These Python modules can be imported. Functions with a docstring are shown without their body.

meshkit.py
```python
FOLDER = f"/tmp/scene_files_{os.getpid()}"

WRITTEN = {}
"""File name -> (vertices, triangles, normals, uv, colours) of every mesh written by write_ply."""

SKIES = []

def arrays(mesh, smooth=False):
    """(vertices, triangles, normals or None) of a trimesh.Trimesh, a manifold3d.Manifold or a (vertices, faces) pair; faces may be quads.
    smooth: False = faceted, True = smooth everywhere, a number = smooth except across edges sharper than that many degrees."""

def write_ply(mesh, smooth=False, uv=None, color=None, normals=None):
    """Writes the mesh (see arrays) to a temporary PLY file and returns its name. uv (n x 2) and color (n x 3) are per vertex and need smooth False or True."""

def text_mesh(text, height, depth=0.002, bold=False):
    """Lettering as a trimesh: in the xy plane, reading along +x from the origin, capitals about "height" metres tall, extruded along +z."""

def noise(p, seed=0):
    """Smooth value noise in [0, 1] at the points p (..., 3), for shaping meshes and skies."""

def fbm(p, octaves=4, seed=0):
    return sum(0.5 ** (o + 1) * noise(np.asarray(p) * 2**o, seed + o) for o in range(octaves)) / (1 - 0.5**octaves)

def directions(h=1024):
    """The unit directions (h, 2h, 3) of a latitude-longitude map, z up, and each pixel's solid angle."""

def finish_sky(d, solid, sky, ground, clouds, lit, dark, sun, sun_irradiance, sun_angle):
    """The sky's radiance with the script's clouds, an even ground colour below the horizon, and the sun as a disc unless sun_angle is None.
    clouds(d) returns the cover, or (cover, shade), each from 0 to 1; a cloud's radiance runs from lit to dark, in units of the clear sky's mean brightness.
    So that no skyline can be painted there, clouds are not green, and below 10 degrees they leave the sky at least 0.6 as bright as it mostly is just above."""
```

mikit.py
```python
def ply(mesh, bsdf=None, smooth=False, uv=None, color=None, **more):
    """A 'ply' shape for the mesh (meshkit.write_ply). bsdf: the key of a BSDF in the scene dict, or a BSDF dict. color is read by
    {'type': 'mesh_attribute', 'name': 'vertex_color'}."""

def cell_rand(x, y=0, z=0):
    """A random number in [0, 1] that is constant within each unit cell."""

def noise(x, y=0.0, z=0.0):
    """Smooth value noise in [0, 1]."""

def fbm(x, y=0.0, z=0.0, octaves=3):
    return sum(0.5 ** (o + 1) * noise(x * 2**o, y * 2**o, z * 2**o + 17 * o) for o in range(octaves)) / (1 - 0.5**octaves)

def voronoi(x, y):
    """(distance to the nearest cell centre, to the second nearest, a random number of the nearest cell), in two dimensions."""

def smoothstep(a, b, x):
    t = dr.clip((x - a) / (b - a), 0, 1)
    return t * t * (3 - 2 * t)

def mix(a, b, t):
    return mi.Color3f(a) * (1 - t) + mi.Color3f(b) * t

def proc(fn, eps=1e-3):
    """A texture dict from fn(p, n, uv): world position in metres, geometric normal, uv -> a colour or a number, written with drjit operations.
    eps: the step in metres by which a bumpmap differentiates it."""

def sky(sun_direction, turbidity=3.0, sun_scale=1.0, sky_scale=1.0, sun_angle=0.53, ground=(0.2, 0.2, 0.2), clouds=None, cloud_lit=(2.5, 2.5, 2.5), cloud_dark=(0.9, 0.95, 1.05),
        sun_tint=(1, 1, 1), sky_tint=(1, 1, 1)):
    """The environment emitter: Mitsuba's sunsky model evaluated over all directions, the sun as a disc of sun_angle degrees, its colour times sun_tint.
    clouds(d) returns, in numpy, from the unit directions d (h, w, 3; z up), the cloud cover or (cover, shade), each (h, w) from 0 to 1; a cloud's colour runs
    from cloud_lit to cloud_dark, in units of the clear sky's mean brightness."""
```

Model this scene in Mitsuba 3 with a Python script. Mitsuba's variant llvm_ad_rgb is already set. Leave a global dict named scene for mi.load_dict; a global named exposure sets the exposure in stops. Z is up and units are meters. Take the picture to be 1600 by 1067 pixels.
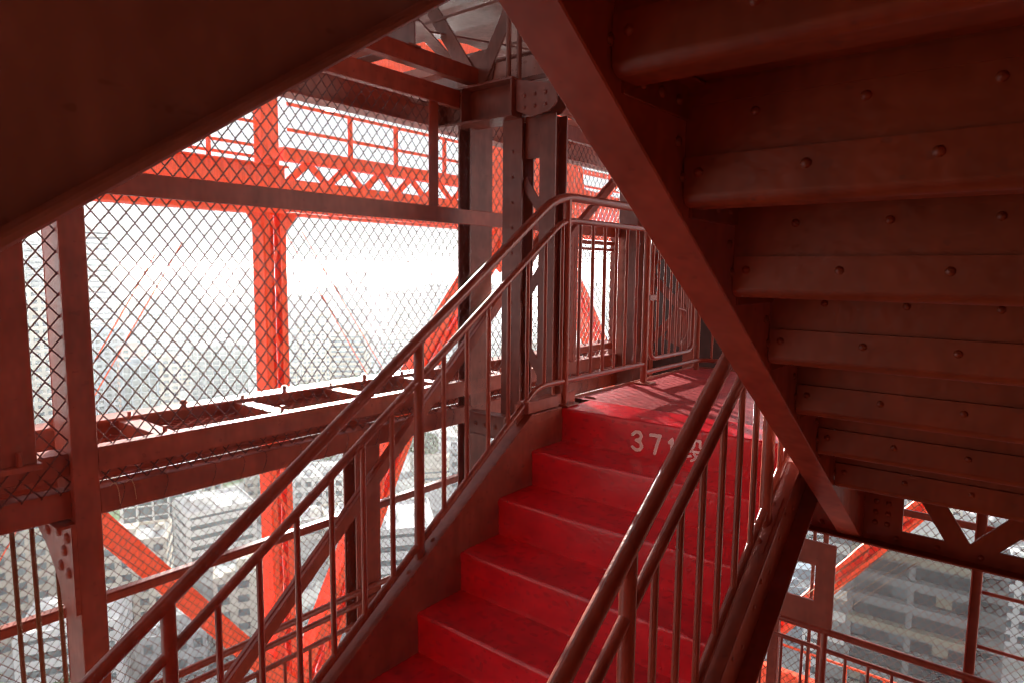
import math, random
import numpy as np, trimesh
import drjit as dr
import mitsuba as mi
import mikit, meshkit
from shapely.geometry import Polygon, LineString, box as sbox
from shapely.ops import unary_union

T = mi.ScalarTransform4f
scene, labels = {}, {}
rng = random.Random(7)

# ------------------------------------------------------------------ camera, sky, exposure
EYE = np.array([2.10, -3.07, 0.775])
FPX = 1037.2                                             # focal length in pixels of the 1600 px wide photograph
YAW, PITCH, ROLL = 0.677283, 0.107394, 0.0099706
_fw = np.array([-math.sin(YAW) * math.cos(PITCH), math.cos(YAW) * math.cos(PITCH), -math.sin(PITCH)])
_r0 = np.array([math.cos(YAW), math.sin(YAW), 0.0])
_u0 = np.cross(_r0, _fw)
_r = math.cos(ROLL) * _r0 + math.sin(ROLL) * _u0
_u = -math.sin(ROLL) * _r0 + math.cos(ROLL) * _u0
exposure = 3.2
SUN = np.array([-0.789, 0.575, 0.218])
scene['haze_medium'] = {'type': 'homogeneous', 'albedo': {'type': 'rgb', 'value': [0.95, 0.955, 0.96]}, 'sigma_t': 0.00023, 'phase': {'type': 'hg', 'g': 0.42}}
scene['camera'] = {'type': 'perspective', 'fov': math.degrees(2 * math.atan(800 / FPX)), 'fov_axis': 'x', 'near_clip': 0.05, 'far_clip': 20000.0,
                   'to_world': T().look_at(origin=EYE.tolist(), target=(EYE + _fw).tolist(), up=_u.tolist()),
                   'medium': {'type': 'ref', 'id': 'haze_medium'}}
scene['sky'] = mikit.sky(SUN.tolist(), turbidity=3, sun_scale=3.2, sky_scale=1.0, sun_tint=(0.82, 1.27, 2.75), sky_tint=(0.95, 1.0, 1.2), ground=(0.3, 0.3, 0.3),
                         clouds=lambda d: 0.95, cloud_lit=(1.62, 1.66, 1.76))   # an even veil of bright thin cloud

# ------------------------------------------------------------------ materials
def rgb(*c): return {'type': 'rgb', 'value': list(c)}

def painted(name, col, rough=0.45, var=0.25, scale=9.0, spec=0.5, bump=0.0, bscale=60.0, chip=None):
    """Brushed-on paint: slow tone changes, brush marks, rusty specks."""
    c = np.array(col)
    def fn(p, n, uv):
        a = mikit.fbm(p.x * scale, p.y * scale, p.z * scale, octaves=3)
        b = mikit.noise(p.x * 70.0, p.y * 70.0, p.z * 22.0)
        d = mikit.fbm(p.x * 24.0, p.y * 24.0, p.z * 2.2 + 9.0, octaves=2)          # runs and drips
        out = mi.Color3f(*c.tolist()) * (1.0 - var + 2 * var * a) * (0.92 + 0.16 * b) * (0.80 + 0.40 * d)
        if chip is not None:
            k = mikit.smoothstep(0.72, 0.80, mikit.fbm(p.x * 31.0 + 5, p.y * 31.0, p.z * 31.0, octaves=3))
            out = mikit.mix(out, mi.Color3f(*chip), k * 0.45)
        return out
    inner = {'type': 'principled', 'base_color': mikit.proc(fn), 'roughness': rough, 'specular': spec}
    if bump:
        def bf(p, n, uv): return mikit.fbm(p.x * bscale, p.y * bscale, p.z * bscale, octaves=2) * bump
        inner = {'type': 'bumpmap', 'arbitrary': mikit.proc(bf), 'scale': 1.0, 'bsdf': inner}
    scene[name] = {'type': 'twosided', 'bsdf': inner}

painted('steel', (0.27, 0.068, 0.042), rough=0.38, bump=0.0012, bscale=45.0, chip=(0.16, 0.04, 0.03))
painted('rail_paint', (0.25, 0.060, 0.038), rough=0.22, bump=0.0008, bscale=80.0)
def stair_fn(p, n, uv):
    a = mikit.fbm(p.x * 9.0, p.y * 9.0, p.z * 9.0, octaves=3)
    out = mi.Color3f(0.68, 0.009, 0.022) * (0.78 + 0.44 * a)
    fy = p.y / 0.28 - dr.floor(p.y / 0.28); fz = p.z / 0.19 - dr.floor(p.z / 0.19)
    near = dr.select(dr.minimum(fz, 1 - fz) * 0.19 < 0.017, mi.Float(1.0), mi.Float(0.0))
    worn = (1 - mikit.smoothstep(0.01, 0.09, fy)) * near * mikit.smoothstep(0.40, 0.72, mikit.fbm(p.x * 26.0, p.y * 60.0, p.z * 60.0, octaves=3))
    out = mikit.mix(out, mi.Color3f(0.62, 0.16, 0.16), worn * 0.22)          # paint rubbed thin on the nosings
    walk = mikit.smoothstep(0.45, 0.75, mikit.fbm(p.x * 4.0, p.y * 11.0, 3.0, octaves=3)) * mikit.smoothstep(0.5, 0.9, n.z)
    out = mikit.mix(out, mi.Color3f(0.30, 0.03, 0.032), walk * 0.25)         # dust and foot wear on the treads
    k = mikit.smoothstep(0.74, 0.78, mikit.noise(p.x * 42.0, p.y * 42.0, p.z * 42.0))
    return mikit.mix(out, mi.Color3f(0.3, 0.01, 0.014), k * 0.3)
scene['stair_red'] = {'type': 'twosided', 'bsdf': {'type': 'bumpmap', 'arbitrary': mikit.proc(lambda p, n, uv: mikit.fbm(p.x * 95.0, p.y * 95.0, p.z * 95.0, octaves=2) * 0.0014), 'scale': 1.0,
                      'bsdf': {'type': 'principled', 'base_color': mikit.proc(stair_fn), 'roughness': 0.23, 'specular': 0.7}}}
painted('deck_red', (0.42, 0.045, 0.05), rough=0.36, spec=0.8, var=0.22, bump=0.002, bscale=90.0, chip=(0.30, 0.03, 0.035))
painted('orange_paint', (0.86, 0.068, 0.010), rough=0.5, var=0.12, scale=0.8)
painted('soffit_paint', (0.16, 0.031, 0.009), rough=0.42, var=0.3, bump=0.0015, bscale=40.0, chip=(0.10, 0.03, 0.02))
painted('shaft_shade', (0.055, 0.026, 0.022), rough=0.6)  # dark sheet behind the shaft frame, interior shade put into its colour
painted('column_steel', (0.17, 0.062, 0.046), rough=0.42, bump=0.001, chip=(0.12, 0.045, 0.035))
painted('flare_grey_steel', (0.17, 0.092, 0.08), rough=0.5, bump=0.001, chip=(0.12, 0.06, 0.05))  # steel greyed in its base colour to stand for lens flare
painted('grey_paint_and_flare', (0.34, 0.24, 0.23), rough=0.5, bump=0.001, chip=(0.2, 0.12, 0.1))  # pale truss plates; on the corner stringer it imitates flare veil
scene['wire'] = {'type': 'twosided', 'bsdf': {'type': 'principled', 'base_color': rgb(0.11, 0.04, 0.035), 'roughness': 0.5}}
scene['net_wire'] = {'type': 'twosided', 'bsdf': {'type': 'principled', 'base_color': rgb(0.20, 0.075, 0.05), 'roughness': 0.6}}
scene['white_paint'] = {'type': 'twosided', 'bsdf': {'type': 'principled', 'base_color': rgb(0.92, 0.90, 0.90), 'roughness': 0.6}}
scene['rope_fibre'] = {'type': 'twosided', 'bsdf': {'type': 'principled', 'base_color': rgb(0.20, 0.11, 0.055), 'roughness': 0.85}}
scene['twine'] = {'type': 'twosided', 'bsdf': {'type': 'principled', 'base_color': rgb(0.45, 0.30, 0.2), 'roughness': 0.9}}

# ------------------------------------------------------------------ mesh helpers
def frame(p, q, up=(0, 0, 1)):
    p, q, up = (np.asarray(a, float) for a in (p, q, up))
    d = q - p; L = np.linalg.norm(d); d = d / L
    if abs(d @ up) > 0.98: up = np.array([1.0, 0, 0]) if abs(d[0]) < 0.9 else np.array([0, 1.0, 0])
    s = np.cross(d, up); s /= np.linalg.norm(s)
    v = np.cross(s, d)
    m = np.eye(4); m[:3, 0], m[:3, 1], m[:3, 2], m[:3, 3] = s, v, d, p
    return m, L

def prof(pts, p, q, up=(0, 0, 1)):
    m, L = frame(p, q, up)
    poly = pts if isinstance(pts, Polygon) else Polygon(pts)
    e = trimesh.creation.extrude_polygon(poly, L, engine='earcut')
    e.apply_transform(m)
    return e

def rect(w, h, c=0.003):
    c = min(c, w * 0.3, h * 0.3); x, y = w / 2, h / 2
    return [(-x + c, -y), (x - c, -y), (x, -y + c), (x, y - c), (x - c, y), (-x + c, y), (-x, y - c), (-x, -y + c)]

def bar(p, q, w, h, up=(0, 0, 1), c=0.003): return prof(rect(w, h, c), p, q, up)

def box(x0, x1, y0, y1, z0, z1, c=0.003):
    dx, dy, dz = x1 - x0, y1 - y0, z1 - z0
    xm, ym, zm = (x0 + x1) / 2, (y0 + y1) / 2, (z0 + z1) / 2
    if dx >= dy and dx >= dz: return bar((x0, ym, zm), (x1, ym, zm), dy, dz, c=c)
    if dy >= dz: return bar((xm, y0, zm), (xm, y1, zm), dx, dz, c=c)
    return bar((xm, ym, z0), (xm, ym, z1), dy, dx, up=(1, 0, 0), c=c)

def ibeam(w, h, tf, tw):
    x, y, t = w / 2, h / 2, tw / 2
    return [(-x, -y), (x, -y), (x, -y + tf), (t, -y + tf), (t, y - tf), (x, y - tf), (x, y), (-x, y), (-x, y - tf), (-t, y - tf), (-t, -y + tf), (-x, -y + tf)]

def angle(w, h, t): return [(0, 0), (w, 0), (w, t), (t, t), (t, h), (0, h)]
def channel(w, h, t): return [(0, 0), (w, 0), (w, t), (t, t), (t, h - t), (w, h - t), (w, h), (0, h)]

def tube(pts, r, n=12, caps=True):
    P = np.asarray(pts, float); k = len(P)
    t = np.gradient(P, axis=0); t /= np.linalg.norm(t, axis=1, keepdims=True)
    a = np.cross(t[0], [0, 0, 1.0] if abs(t[0][2]) < 0.9 else [1.0, 0, 0]); a /= np.linalg.norm(a)
    R = np.broadcast_to(r, (k,)); ang = np.arange(n) * 2 * np.pi / n
    V = []
    for i in range(k):
        a = a - t[i] * (a @ t[i]); a /= np.linalg.norm(a); b = np.cross(t[i], a)
        V.append(P[i] + R[i] * (np.cos(ang)[:, None] * a + np.sin(ang)[:, None] * b))
    V = np.vstack(V); i, j = np.meshgrid(np.arange(k - 1), np.arange(n), indexing='ij')
    q = np.stack([i * n + j, i * n + (j + 1) % n, (i + 1) * n + (j + 1) % n, (i + 1) * n + j], -1).reshape(-1, 4)
    F = [q[:, [0, 1, 2]], q[:, [0, 2, 3]]]
    if caps:
        V = np.vstack([V, P[:1], P[-1:]]); c0, c1 = len(V) - 2, len(V) - 1; jj = np.arange(n)
        F += [np.stack([jj * 0 + c0, (jj + 1) % n, jj], 1), np.stack([jj * 0 + c1, (k - 1) * n + jj, (k - 1) * n + (jj + 1) % n], 1)]
    return trimesh.Trimesh(V, np.vstack(F), process=False)

def rounded(pts, rad, n=5):
    """A polyline with its inner corners rounded."""
    P = [np.asarray(p, float) for p in pts]; out = [P[0]]
    for a, b, c in zip(P, P[1:], P[2:]):
        u, v = a - b, c - b; lu, lv = np.linalg.norm(u), np.linalg.norm(v)
        d = min(rad, lu * 0.45, lv * 0.45); p, q = b + u / lu * d, b + v / lv * d
        for s in np.linspace(0, 1, n): out.append((1 - s) ** 2 * p + 2 * s * (1 - s) * b + s * s * q)
    return np.array(out + [P[-1]])

def dome(r=1.0, h=0.62, n=9, k=3):
    V, F = [], []
    for i in range(k + 1):
        a = i / k * math.pi / 2
        for j in range(n): V.append((r * math.cos(a) * math.cos(2 * math.pi * j / n), r * math.cos(a) * math.sin(2 * math.pi * j / n), h * r * math.sin(a)))
    for i in range(k):
        for j in range(n):
            a, b, c, d = i * n + j, i * n + (j + 1) % n, (i + 1) * n + (j + 1) % n, (i + 1) * n + j
            F += [(a, b, c), (a, c, d)]
    return trimesh.Trimesh(V, F, process=False)

def facing(pos, nrm):
    n = np.asarray(nrm, float); n = n / np.linalg.norm(n)
    a = np.cross(n, [0, 0, 1.0] if abs(n[2]) < 0.9 else [1.0, 0, 0]); a /= np.linalg.norm(a)
    m = np.eye(4); m[:3, 0], m[:3, 1], m[:3, 2], m[:3, 3] = a, np.cross(n, a), n, pos
    return m

DOME = dome()
def rivets(spots, r=0.011):
    out = []
    for p, n in spots:
        m = DOME.copy(); m.apply_scale(r); m.apply_transform(facing(p, n)); out.append(m)
    return trimesh.util.concatenate(out)

def cat(ms): return trimesh.util.concatenate(ms)

def polyplate(pts, axis, at, thick):
    """A plate: polygon of (a, b) pairs extruded along an axis ('x': a=y b=z, 'y': a=x b=z, 'z': a=x b=y)."""
    poly = pts if isinstance(pts, Polygon) else Polygon(pts)
    e = trimesh.creation.extrude_polygon(poly, thick, engine='earcut'); v = e.vertices.copy()
    if axis == 'x': w = np.stack([v[:, 2] + at, v[:, 0], v[:, 1]], 1)
    elif axis == 'y': w = np.stack([v[:, 0], v[:, 2] + at, v[:, 1]], 1)
    else: w = np.stack([v[:, 0], v[:, 1], v[:, 2] + at], 1)
    m = trimesh.Trimesh(w, e.faces, process=False)
    if axis == 'y': m.invert()
    return m

# ------------------------------------------------------------------ naming
def numbered(key):
    if key not in scene and key not in labels and key not in _things: return key
    i = 1
    while f'{key}_{i:03d}' in scene or f'{key}_{i:03d}' in labels or f'{key}_{i:03d}' in _things: i += 1
    return f'{key}_{i:03d}'
_things = set()

def thing(name, label, category, group=None, kind=None):
    key = numbered(name); _things.add(key)
    labels[key] = {'label': label, 'category': category}
    if group: labels[key]['group'] = group
    if kind: labels[key]['kind'] = kind
    return key

_last = {}
def obj(name, mesh, mat, parent=None, smooth=30, label=None, kind=None, **more):
    base = f'{parent}__{name}' if parent else name
    i = _last.get(base, 0); key = base if i == 0 else f'{base}_{i:03d}'; _last[base] = i + 1
    scene[key] = mikit.ply(mesh, mat, smooth=smooth, **more) if not isinstance(mesh, dict) else {**mesh, **more}
    if label or kind:
        labels[key] = {k: v for k, v in (('label', label), ('kind', kind)) if v}
    return key

def whole(name, mesh, mat, label, category, group=None, kind=None, smooth=30):
    key = numbered(name); _things.add(key)
    scene[key] = mikit.ply(mesh, mat, smooth=smooth)
    labels[key] = {'label': label, 'category': category}
    if group: labels[key]['group'] = group
    if kind: labels[key]['kind'] = kind
    return key

rivet_ply = mikit.ply(DOME, 'soffit_paint', smooth=True)
def rivet_row(parent, spots, r=0.011, mat='soffit_paint', name='rivet'):
    for p, n in spots:
        m = facing(p, n); m[:3, :3] *= r
        obj(name, {**rivet_ply, 'bsdf': {'type': 'ref', 'id': mat}}, None, parent, to_world=T(m))

def chainlink(origin, uax, nax, U, V, w=0.068, h=0.087, r=0.0021, seed=1, sag=0.006, sides=4, vax=(0, 0, 1)):
    """Chain link fabric: flattened spirals hooked through each other, hung in the plane (uax, vax) from origin."""
    o, ua, na, va = (np.asarray(a, float) for a in (origin, uax, nax, vax))
    hw, hh = w / 2, h / 2; nu, nv = int(U / hw), int(V / hh)
    paths = []
    for i in range(nu):
        pts = []
        for m in range(nv + 1):
            right = (i + m) % 2 == 0                        # at this corner the wire is at its right column
            cu = (i + (1 if right else 0)) * hw
            s = -1 if right else 1                          # turn back inwards
            pts += [(cu + s * 0.10 * hw, m * hh - 0.12 * hh, (0.0042 if right else -0.0042)),
                    (cu - s * 0.035 * hw, m * hh - 0.0 * hh, 0.0),
                    (cu + s * 0.10 * hw, m * hh + 0.12 * hh, (-0.0042 if right else 0.0042))]
            if m < nv: pts.append((cu + s * 0.53 * hw, m * hh + 0.56 * hh, 0.0062 * (-1 if right else 1)))
        paths.append(np.array(pts))
    A = np.stack([p for p in paths])                        # nu, k, 3
    nz = meshkit.noise(np.stack([A[..., 0] * 2.2, A[..., 1] * 2.2, A[..., 0] * 0 + seed * 3.7], -1), seed) - 0.5
    nz2 = meshkit.noise(np.stack([A[..., 0] * 3.1 + 40, A[..., 1] * 3.1, A[..., 0] * 0 + seed], -1), seed + 5) - 0.5
    W = o + A[..., :1] * ua + A[..., 1:2] * va + (A[..., 2:] + nz[..., None] * sag * 5) * na + nz2[..., None] * sag * (ua + 0.6 * va)
    t = np.gradient(W, axis=1); t /= np.linalg.norm(t, axis=2, keepdims=True)
    a = np.cross(t, na); a /= np.linalg.norm(a, axis=2, keepdims=True); b = np.cross(t, a)
    ang = np.arange(sides) * 2 * np.pi / sides
    Vv = W[:, :, None, :] + r * (np.cos(ang)[None, None, :, None] * a[:, :, None] + np.sin(ang)[None, None, :, None] * b[:, :, None])
    nU, k = W.shape[:2]
    base = (np.arange(nU) * k * sides)[:, None, None]
    i, j = np.meshgrid(np.arange(k - 1), np.arange(sides), indexing='ij')
    q = np.stack([i * sides + j, i * sides + (j + 1) % sides, (i + 1) * sides + (j + 1) % sides, (i + 1) * sides + j], -1).reshape(1, -1, 4) + base
    q = q.reshape(-1, 4)
    return trimesh.Trimesh(Vv.reshape(-1, 3), np.vstack([q[:, [0, 1, 2]], q[:, [0, 2, 3]]]), process=False)

# ------------------------------------------------------------------ stairs
RISE, RUN, SW = 0.19, 0.28, 1.295                        # the near flight, treads between x = 0 and SW, top nosing at the origin
SL = RISE / RUN

def step_mesh(x0, x1, y, z, run, rise):
    """Tread with a worn, rounded nosing and the riser under it, as one bent plate each."""
    pts = [(run + 0.02, -0.006), (run + 0.02, 0.0)]
    for a in np.linspace(90, 180, 5): pts.append((0.014 + 0.014 * math.cos(math.radians(a)), -0.014 + 0.014 * math.sin(math.radians(a))))
    pts += [(0.0, -0.035), (0.004, -0.035), (0.006, -0.012), (0.014, -0.006)]
    tr = polyplate(pts, 'x', x0, x1 - x0); tr.apply_translation((0, y, z))
    ri = polyplate([(0.005, -rise + 0.0), (0.011, -rise + 0.0), (0.011, -0.01), (0.005, -0.01)], 'x', x0, x1 - x0); ri.apply_translation((0, y, z))
    return tr, ri

NA = 9
flight = thing('stair_flight', 'bright red steel stair flight climbing to the landing, white number painted on its top riser', 'stairs', 'stair flights of the tower')
for k in range(1, NA):
    tr, ri = step_mesh(0.001, SW - 0.001, -RUN * k, -RISE * k, RUN, RISE)
    if k > 0: obj('tread', tr, 'stair_red', flight)
    obj('riser', ri, 'stair_red', flight)
    spots = [((x, -RUN * k + 0.004 + RUN + 0.002 - 0.001, -RISE * k + 0.022), (0, -1, 0)) for x in np.arange(0.09, SW, 0.16)]
    obj('rivets', rivets(spots, 0.0055), 'stair_red', flight, smooth=True, kind='stuff')
top_ri = polyplate([(0.005, -RISE), (0.011, -RISE), (0.011, -0.01), (0.005, -0.01)], 'x', 0.001, SW - 0.002)
tri = obj('riser', top_ri, 'stair_red', flight, label='top riser with white hand-painted number')

def stringer(xin, xout, zt=0.19, zb=-0.24, ytop=0.36, ybot=-2.75):
    """Plate with top and bottom flanges; the inner face at xin, flanges reach out to xout. Level at the top end."""
    s = 1 if xout > xin else -1; ms = []
    yk = -(zt) / SL
    web = [(ybot, zb + SL * ybot), (ytop, zb + SL * ytop), (ytop, -0.004), (yk, -0.004), (ybot, zt + SL * ybot - 0.004)]
    ms.append(polyplate(web, 'x', min(xin, xin + s * 0.012), 0.012))
    xm, w = (xin + xout) / 2, abs(xout - xin)
    n = np.array([0, -SL, 1]) / math.hypot(1, SL)
    ms.append(bar((xm, ybot, zt + SL * ybot), (xm, yk, zt + SL * yk), w, 0.012, up=(0, 0, 1)))
    ms.append(bar((xm, yk - 0.004, 0.001), (xm, 0.0, 0.001), w, 0.012))
    ms.append(bar((xm, ybot, zb + SL * ybot), (xm, ytop, zb + SL * ytop), w, 0.012))
    return cat(ms)

obj('stringer', stringer(0.0, -0.078), 'steel', flight)
obj('stringer', stringer(SW, SW + 0.078), 'steel', flight)
spots = []
for k in range(NA):
    for d in (0.05, 0.15): spots.append(((SW + 0.0125, -RUN * k + d, -RISE * k - 0.05), (1, 0, 0)))
    spots.append(((SW + 0.0125, -RUN * k - 0.02, -RISE * k - 0.13), (1, 0, 0)))
obj('rivets', rivets(spots, 0.011), 'steel', flight, smooth=True, kind='stuff')
# hand-painted "371" and the sign for "steps" on the top riser
def strokes(lines, w, at, size, slant=0.0):
    g = unary_union([LineString([(x * size + y * size * slant + at[0], y * size + at[1]) for x, y in l]).buffer(w, cap_style=1) for l in lines])
    return g
GL = {'3': [[(0.02, 0.82), (0.18, 0.98), (0.42, 0.98), (0.54, 0.80), (0.44, 0.60), (0.24, 0.53), (0.48, 0.46), (0.58, 0.24), (0.44, 0.04), (0.20, 0.0), (0.02, 0.14)]],
      '7': [[(0.0, 0.96), (0.55, 0.98), (0.42, 0.62), (0.26, 0.0)]],
      '1': [[(0.06, 0.78), (0.22, 0.98), (0.22, 0.0)]],
      'step': [[(0.30, 1.0), (0.12, 0.90)], [(0.12, 0.90), (0.12, 0.06)], [(0.12, 0.66), (0.36, 0.66)], [(0.12, 0.44), (0.36, 0.44)], [(0.0, 0.12), (0.40, 0.22)],
               [(0.56, 1.0), (0.54, 0.72), (0.46, 0.58)], [(0.56, 1.0), (0.84, 1.0), (0.84, 0.70), (0.98, 0.66)],
               [(0.48, 0.46), (0.90, 0.46), (0.72, 0.18), (0.44, 0.0)], [(0.56, 0.34), (0.76, 0.12), (1.0, -0.02)]]}
for ch, x0, sz in (('3', 0.45, 0.098), ('7', 0.555, 0.098), ('1', 0.655, 0.092), ('step', 0.735, 0.105)):
    g = strokes(GL[ch], 0.0086 if ch != 'step' else 0.0066, (x0, -0.158), sz)
    ms = [polyplate(p, 'y', 0.0025, 0.0024) for p in getattr(g, 'geoms', [g])]
    obj('painted_number' if ch != 'step' else 'painted_sign', cat(ms), 'white_paint', tri, smooth=False)

# landing in front: deck, edge nosing, header truss below
YL = 2.06
landing = thing('stair_landing', 'dull red steel landing at the head of the stairs with patches of sun on it', 'landing')
nose = [(0.30, -0.006), (0.30, 0.0)] + [(0.014 + 0.014 * math.cos(math.radians(a)), -0.014 + 0.014 * math.sin(math.radians(a))) for a in np.linspace(90, 180, 5)] + [(0.0, -0.045), (0.004, -0.045), (0.006, -0.014)]
obj('nosing', polyplate(nose, 'x', 0.001, SW - 0.002), 'stair_red', landing)
def slab(x0, x1, y0, y1, z0, z1, nx=40, ny=40):
    gx, gy = np.linspace(x0, x1, nx), np.linspace(y0, y1, ny)
    X, Y = np.meshgrid(gx, gy); Z = z1 + (meshkit.fbm(np.stack([X * 2.4, Y * 2.4, X * 0], -1), 3, 4) - 0.5) * 0.008
    v = np.stack([X, Y, Z], -1).reshape(-1, 3); i, j = np.meshgrid(np.arange(ny - 1), np.arange(nx - 1), indexing='ij')
    q = np.stack([i * nx + j, i * nx + j + 1, (i + 1) * nx + j + 1, (i + 1) * nx + j], -1).reshape(-1, 4)
    return trimesh.Trimesh(v, np.vstack([q[:, [0, 1, 2]], q[:, [0, 2, 3]]]), process=False)
obj('deck', slab(-0.11, 3.2, 0.30, YL, -0.05, 0.0), 'deck_red', landing, smooth=True)
obj('deck', slab(SW + 0.0, 3.2, -0.29, 0.30, -0.05, 0.0), 'deck_red', landing, smooth=True)
obj('deck', slab(0.0, SW, 0.02, 0.30, -0.05, -0.004), 'deck_red', landing, smooth=True)
obj('edge_beam', cat([box(-0.125, -0.11, 0.0, YL, -0.20, 0.012), box(-0.11, 3.2, YL - 0.012, YL + 0.0, -0.2, 0.012)]), 'steel', landing)
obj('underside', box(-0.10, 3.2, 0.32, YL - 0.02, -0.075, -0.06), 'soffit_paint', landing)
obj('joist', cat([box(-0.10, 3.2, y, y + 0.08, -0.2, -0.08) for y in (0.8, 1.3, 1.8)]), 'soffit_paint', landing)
obj('base_beam', cat([box(-0.085, -0.01, -0.30, -0.02, 0.012, 0.075), box(-0.06, -0.045, -0.36, 0.2, -0.1, 0.07)]), 'steel', landing)

truss = thing('landing_truss', 'dark red riveted lattice girder carrying the front edge of the landing', 'girder', 'lattice girders under the landings')
def make_truss(t, dy=0.0, dz=0.0, sub=True):
    def mv(m): m.apply_translation((0, dy, dz)); return m
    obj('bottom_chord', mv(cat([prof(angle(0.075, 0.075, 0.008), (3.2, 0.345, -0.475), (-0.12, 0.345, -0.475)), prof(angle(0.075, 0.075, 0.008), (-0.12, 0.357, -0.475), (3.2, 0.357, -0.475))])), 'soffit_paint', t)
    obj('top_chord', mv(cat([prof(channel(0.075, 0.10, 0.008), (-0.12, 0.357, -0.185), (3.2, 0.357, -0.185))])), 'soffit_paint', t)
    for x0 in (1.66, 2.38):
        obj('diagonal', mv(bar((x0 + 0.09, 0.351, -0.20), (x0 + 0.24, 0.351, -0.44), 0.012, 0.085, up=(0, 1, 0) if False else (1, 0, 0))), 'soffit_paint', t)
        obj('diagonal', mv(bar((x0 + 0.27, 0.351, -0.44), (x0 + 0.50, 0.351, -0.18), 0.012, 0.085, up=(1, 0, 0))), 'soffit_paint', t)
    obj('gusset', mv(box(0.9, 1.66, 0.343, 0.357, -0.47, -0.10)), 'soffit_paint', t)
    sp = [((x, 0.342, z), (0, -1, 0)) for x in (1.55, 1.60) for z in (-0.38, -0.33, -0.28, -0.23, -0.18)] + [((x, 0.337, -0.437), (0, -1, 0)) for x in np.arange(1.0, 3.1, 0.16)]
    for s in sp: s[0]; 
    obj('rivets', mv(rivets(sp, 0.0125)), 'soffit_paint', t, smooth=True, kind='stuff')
make_truss(truss)

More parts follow.
